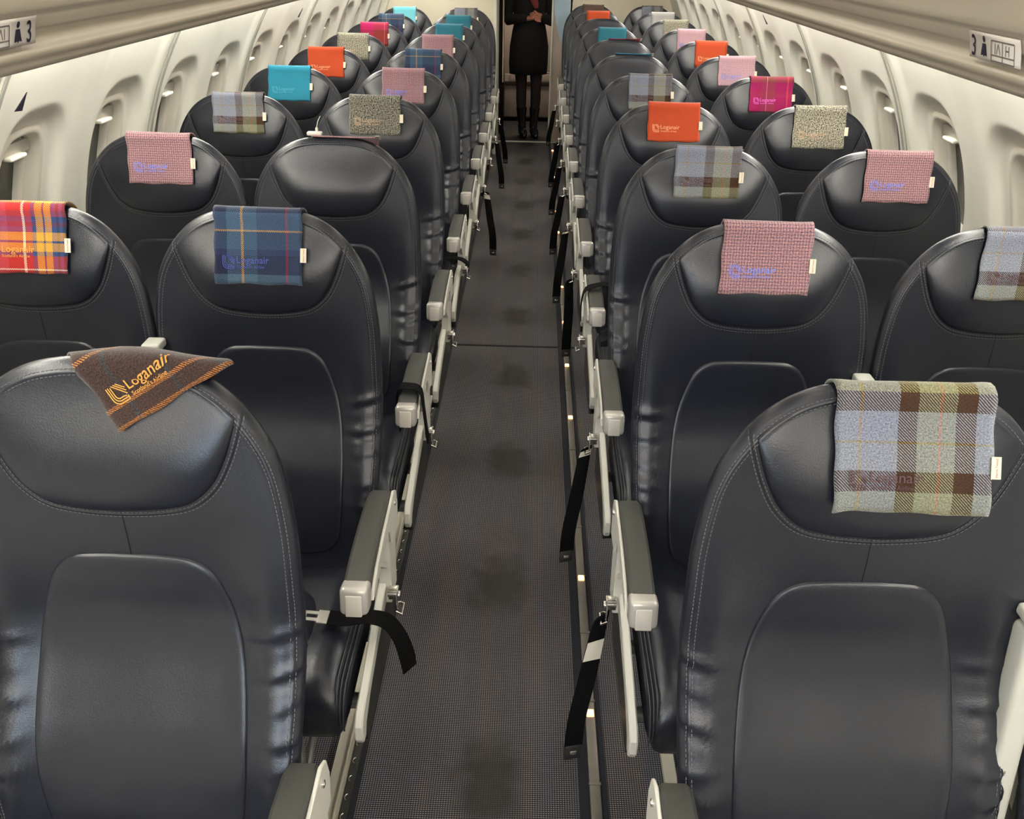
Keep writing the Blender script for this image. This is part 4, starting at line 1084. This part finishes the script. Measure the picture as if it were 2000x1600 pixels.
# ------------------------------------------------------------------ cabin attendant
def person():
    root = empty('person', (-.035, 9.30, 0), 'person in black knee-length coat and boots standing in the galley doorway, hands together', 'person')
    # one continuous body grown from a jointed skeleton
    J, E_, Rr = [], [], []
    def add(p, r, par=None):
        J.append(p); Rr.append(r)
        if par is not None: E_.append((par, len(J)-1))
        return len(J)-1
    pel = add((0, 0, .90), (.13, .10)); wa = add((0, 0, 1.05), (.115, .085), pel); ch = add((0, -.005, 1.22), (.13, .095), wa); sh = add((0, 0, 1.36), (.11, .075), ch)
    nk = add((0, -.005, 1.44), (.05, .05), sh); hd = add((0, -.015, 1.53), (.068, .080), nk); h2 = add((0, -.02, 1.61), (.070, .085), hd); h3 = add((0, -.01, 1.67), (.045, .055), h2)
    nose = add((0, -.105, 1.565), (.011, .011), hd)
    for s_ in (-1, 1):
        dxf = .012 if s_ > 0 else 0
        hp = add((s_*.075, 0, .86), (.088, .088), pel); th = add((s_*.076, .0, .68), (.072, .075), hp); kn = add((s_*.066+dxf, -.008*(1 if s_ > 0 else -1), .47), (.050, .055), th)
        cf = add((s_*.066+dxf, .015, .34), (.050, .056), kn); an = add((s_*.052+dxf, .018, .10), (.030, .034), cf); hl = add((s_*.052+dxf, .015, .045), (.032, .034), an)
        toe = add((s_*.060+dxf+.02, -.13, .026), (.030, .020), hl)
        so = add((s_*.165, 0, 1.345), (.048, .048), sh); el = add((s_*.215, -.03, 1.10), (.038, .038), so)
        wr = add((s_*.045+.045, -.19, 1.13+.015*s_), (.024, .026), el); pm_ = add((s_*.012+.055, -.215, 1.135+.015*s_), (.030, .020), wr)
        for i in range(4):
            a = add((-s_*.015+.055, -.228-.004*i, 1.158-.016*i+.012*s_), (.0095, .0095), pm_); b = add((-s_*.040+.055, -.222-.002*i, 1.150-.016*i+.010*s_), (.0085, .0085), a); add((-s_*.052+.055, -.208, 1.146-.015*i+.01*s_), (.0075, .0075), b)
        a = add((.055, -.238, 1.165+.012*s_), (.010, .010), pm_); add((-s_*.018+.055, -.246, 1.172+.01*s_), (.0085, .0085), a)
    import bmesh
    me = bpy.data.meshes.new('body'); bm = bmesh.new(); lay = bm.verts.layers.skin.verify()
    vs = [bm.verts.new(p_) for p_ in J]
    for v_, r_ in zip(vs, Rr): v_[lay].radius = r_
    for a, b in E_: bm.edges.new((vs[a], vs[b]))
    vs[0][lay].use_root = True; bm.to_mesh(me); bm.free()
    o = link('body', me, root); me.materials.append(MAT['skin'])
    m1 = o.modifiers.new('skin', 'SKIN'); m1.use_smooth_shade = True; m1.branch_smoothing = .6
    m2 = o.modifiers.new('sub', 'SUBSURF'); m2.levels = 2; m2.render_levels = 2
    bpy.context.view_layer.update(); dg = bpy.context.evaluated_depsgraph_get()
    nm_ = bpy.data.meshes.new_from_object(o.evaluated_get(dg)); o.modifiers.clear(); o.data = nm_
    nm_.materials.clear()
    for x in ('skin', 'tights'): nm_.materials.append(MAT[x])
    nm_.polygons.foreach_set('material_index', [1 if p.center.z < .95 else 0 for p in nm_.polygons])
    def loft(name, secs, mat, n=40, parent=root, cap=True, wav=0):
        V, Fs = [], []
        for k_, (cx, cy__, z, rx, ry) in enumerate(secs):
            for i in range(n):
                a = 2*math.pi*i/n; wv = 1 + wav*math.sin(7*a+z*3)*(1 if z < .95 else .3)
                V.append((cx+rx*wv*math.cos(a), cy__+ry*wv*math.sin(a), z))
        for k_ in range(len(secs)-1):
            for i in range(n): Fs.append((k_*n+i, k_*n+(i+1) % n, (k_+1)*n+(i+1) % n, (k_+1)*n+i))
        o_ = mk(name, V, Fs, mat, parent=parent); sd = o_.modifiers.new('thickness', 'SOLIDIFY'); sd.thickness = .006; return o_
    loft('coat', [(-.005, 0, .600, .185, .135), (-.005, 0, .70, .190, .140), (0, 0, .85, .188, .140), (0, 0, .98, .168, .125), (0, 0, 1.06, .150, .112), (0, 0, 1.16, .158, .118), (0, 0, 1.26, .168, .120), (0, 0, 1.34, .175, .105), (0, 0, 1.385, .140, .085), (0, 0, 1.42, .075, .065), (0, 0, 1.44, .060, .060)], 'coat', wav=.02)
    c = bpy.data.objects
    for s_ in (-1, 1):
        mb = MB(); mb.tube([(s_*.150, 0, 1.36), (s_*.178, -.002, 1.33), (s_*.200, -.015, 1.22), (s_*.220, -.028, 1.11), (s_*.205, -.06, 1.09), (s_*.13+.020, -.13, 1.11), (s_*.060+.043, -.182, 1.128+.013*s_)], [.055, .060, .055, .052, .050, .044, .036], 18)
        mb.build('sleeve', 'coat', root)
        dxf = .012 if s_ > 0 else 0
        x = s_*.052+dxf
        secs = [((s_*.058+dxf), .018, .27, .053, .058), (s_*.056+dxf, .018, .20, .046, .052), (x, .018, .12, .038, .044), (x, .014, .07, .040, .050)]
        mb = MB(); pts = [(s_*.060+dxf, .018, .275), (s_*.058+dxf, .018, .20), (x, .018, .12), (x, .015, .075)]
        mb.tube(pts, [.054, .047, .039, .041], 20)
        mb.tube([(x, .052, .055), (x, .03, .052), (x+.006, -.03, .050), (x+.016, -.09, .036), (x+.026, -.150, .022), (x+.030, -.170, .018)], [.022, .040, .044, .040, .028, .010], 18)
        mb.rbox((x, .035, .02), (.024, .024, .02), .006, 2)
        mb.build('boot', 'boot', root)
    mb = MB(); mb.tube([(-.055, -.06, 1.42), (-.02, -.112, 1.36), (.02, -.125, 1.30), (.05, -.128, 1.24), (.06, -.13, 1.20)], [.022, .030, .034, .034, .020], 14); mb.build('scarf', 'scarf', root)
    loft('collar_band', [(0, 0, 1.41, .078, .070), (0, 0, 1.45, .066, .062)], 'scarf')
    mb = MB(); mb.rbox((0, .012, 1.60), (.083, .090, .085), .07, 6); V = [v for v in mb.V]
    mb.V = [(x, y + (.035 if (y < -.02 and z < 1.63) else 0), z) for x, y, z in V]; mb.tube([(0, .09, 1.60), (0, .115, 1.58)], [.03, .035], 12); mb.build('hair', 'hair', root)
    for s_ in (-1, 1):
        mb = MB(); mb.rbox((s_*.026, -.092, 1.585), (.010, .006, .0055), .005, 3); mb.build('eye', 'boot', root)
        mb = MB(); mb.rbox((s_*.075, -.005, 1.565), (.008, .014, .024), .007, 3); mb.build('ear', 'skin', root)
    mb = MB(); mb.rbox((0, -.088, 1.528), (.020, .006, .005), .004, 2); mb.build('mouth', 'scarf', root)
person()
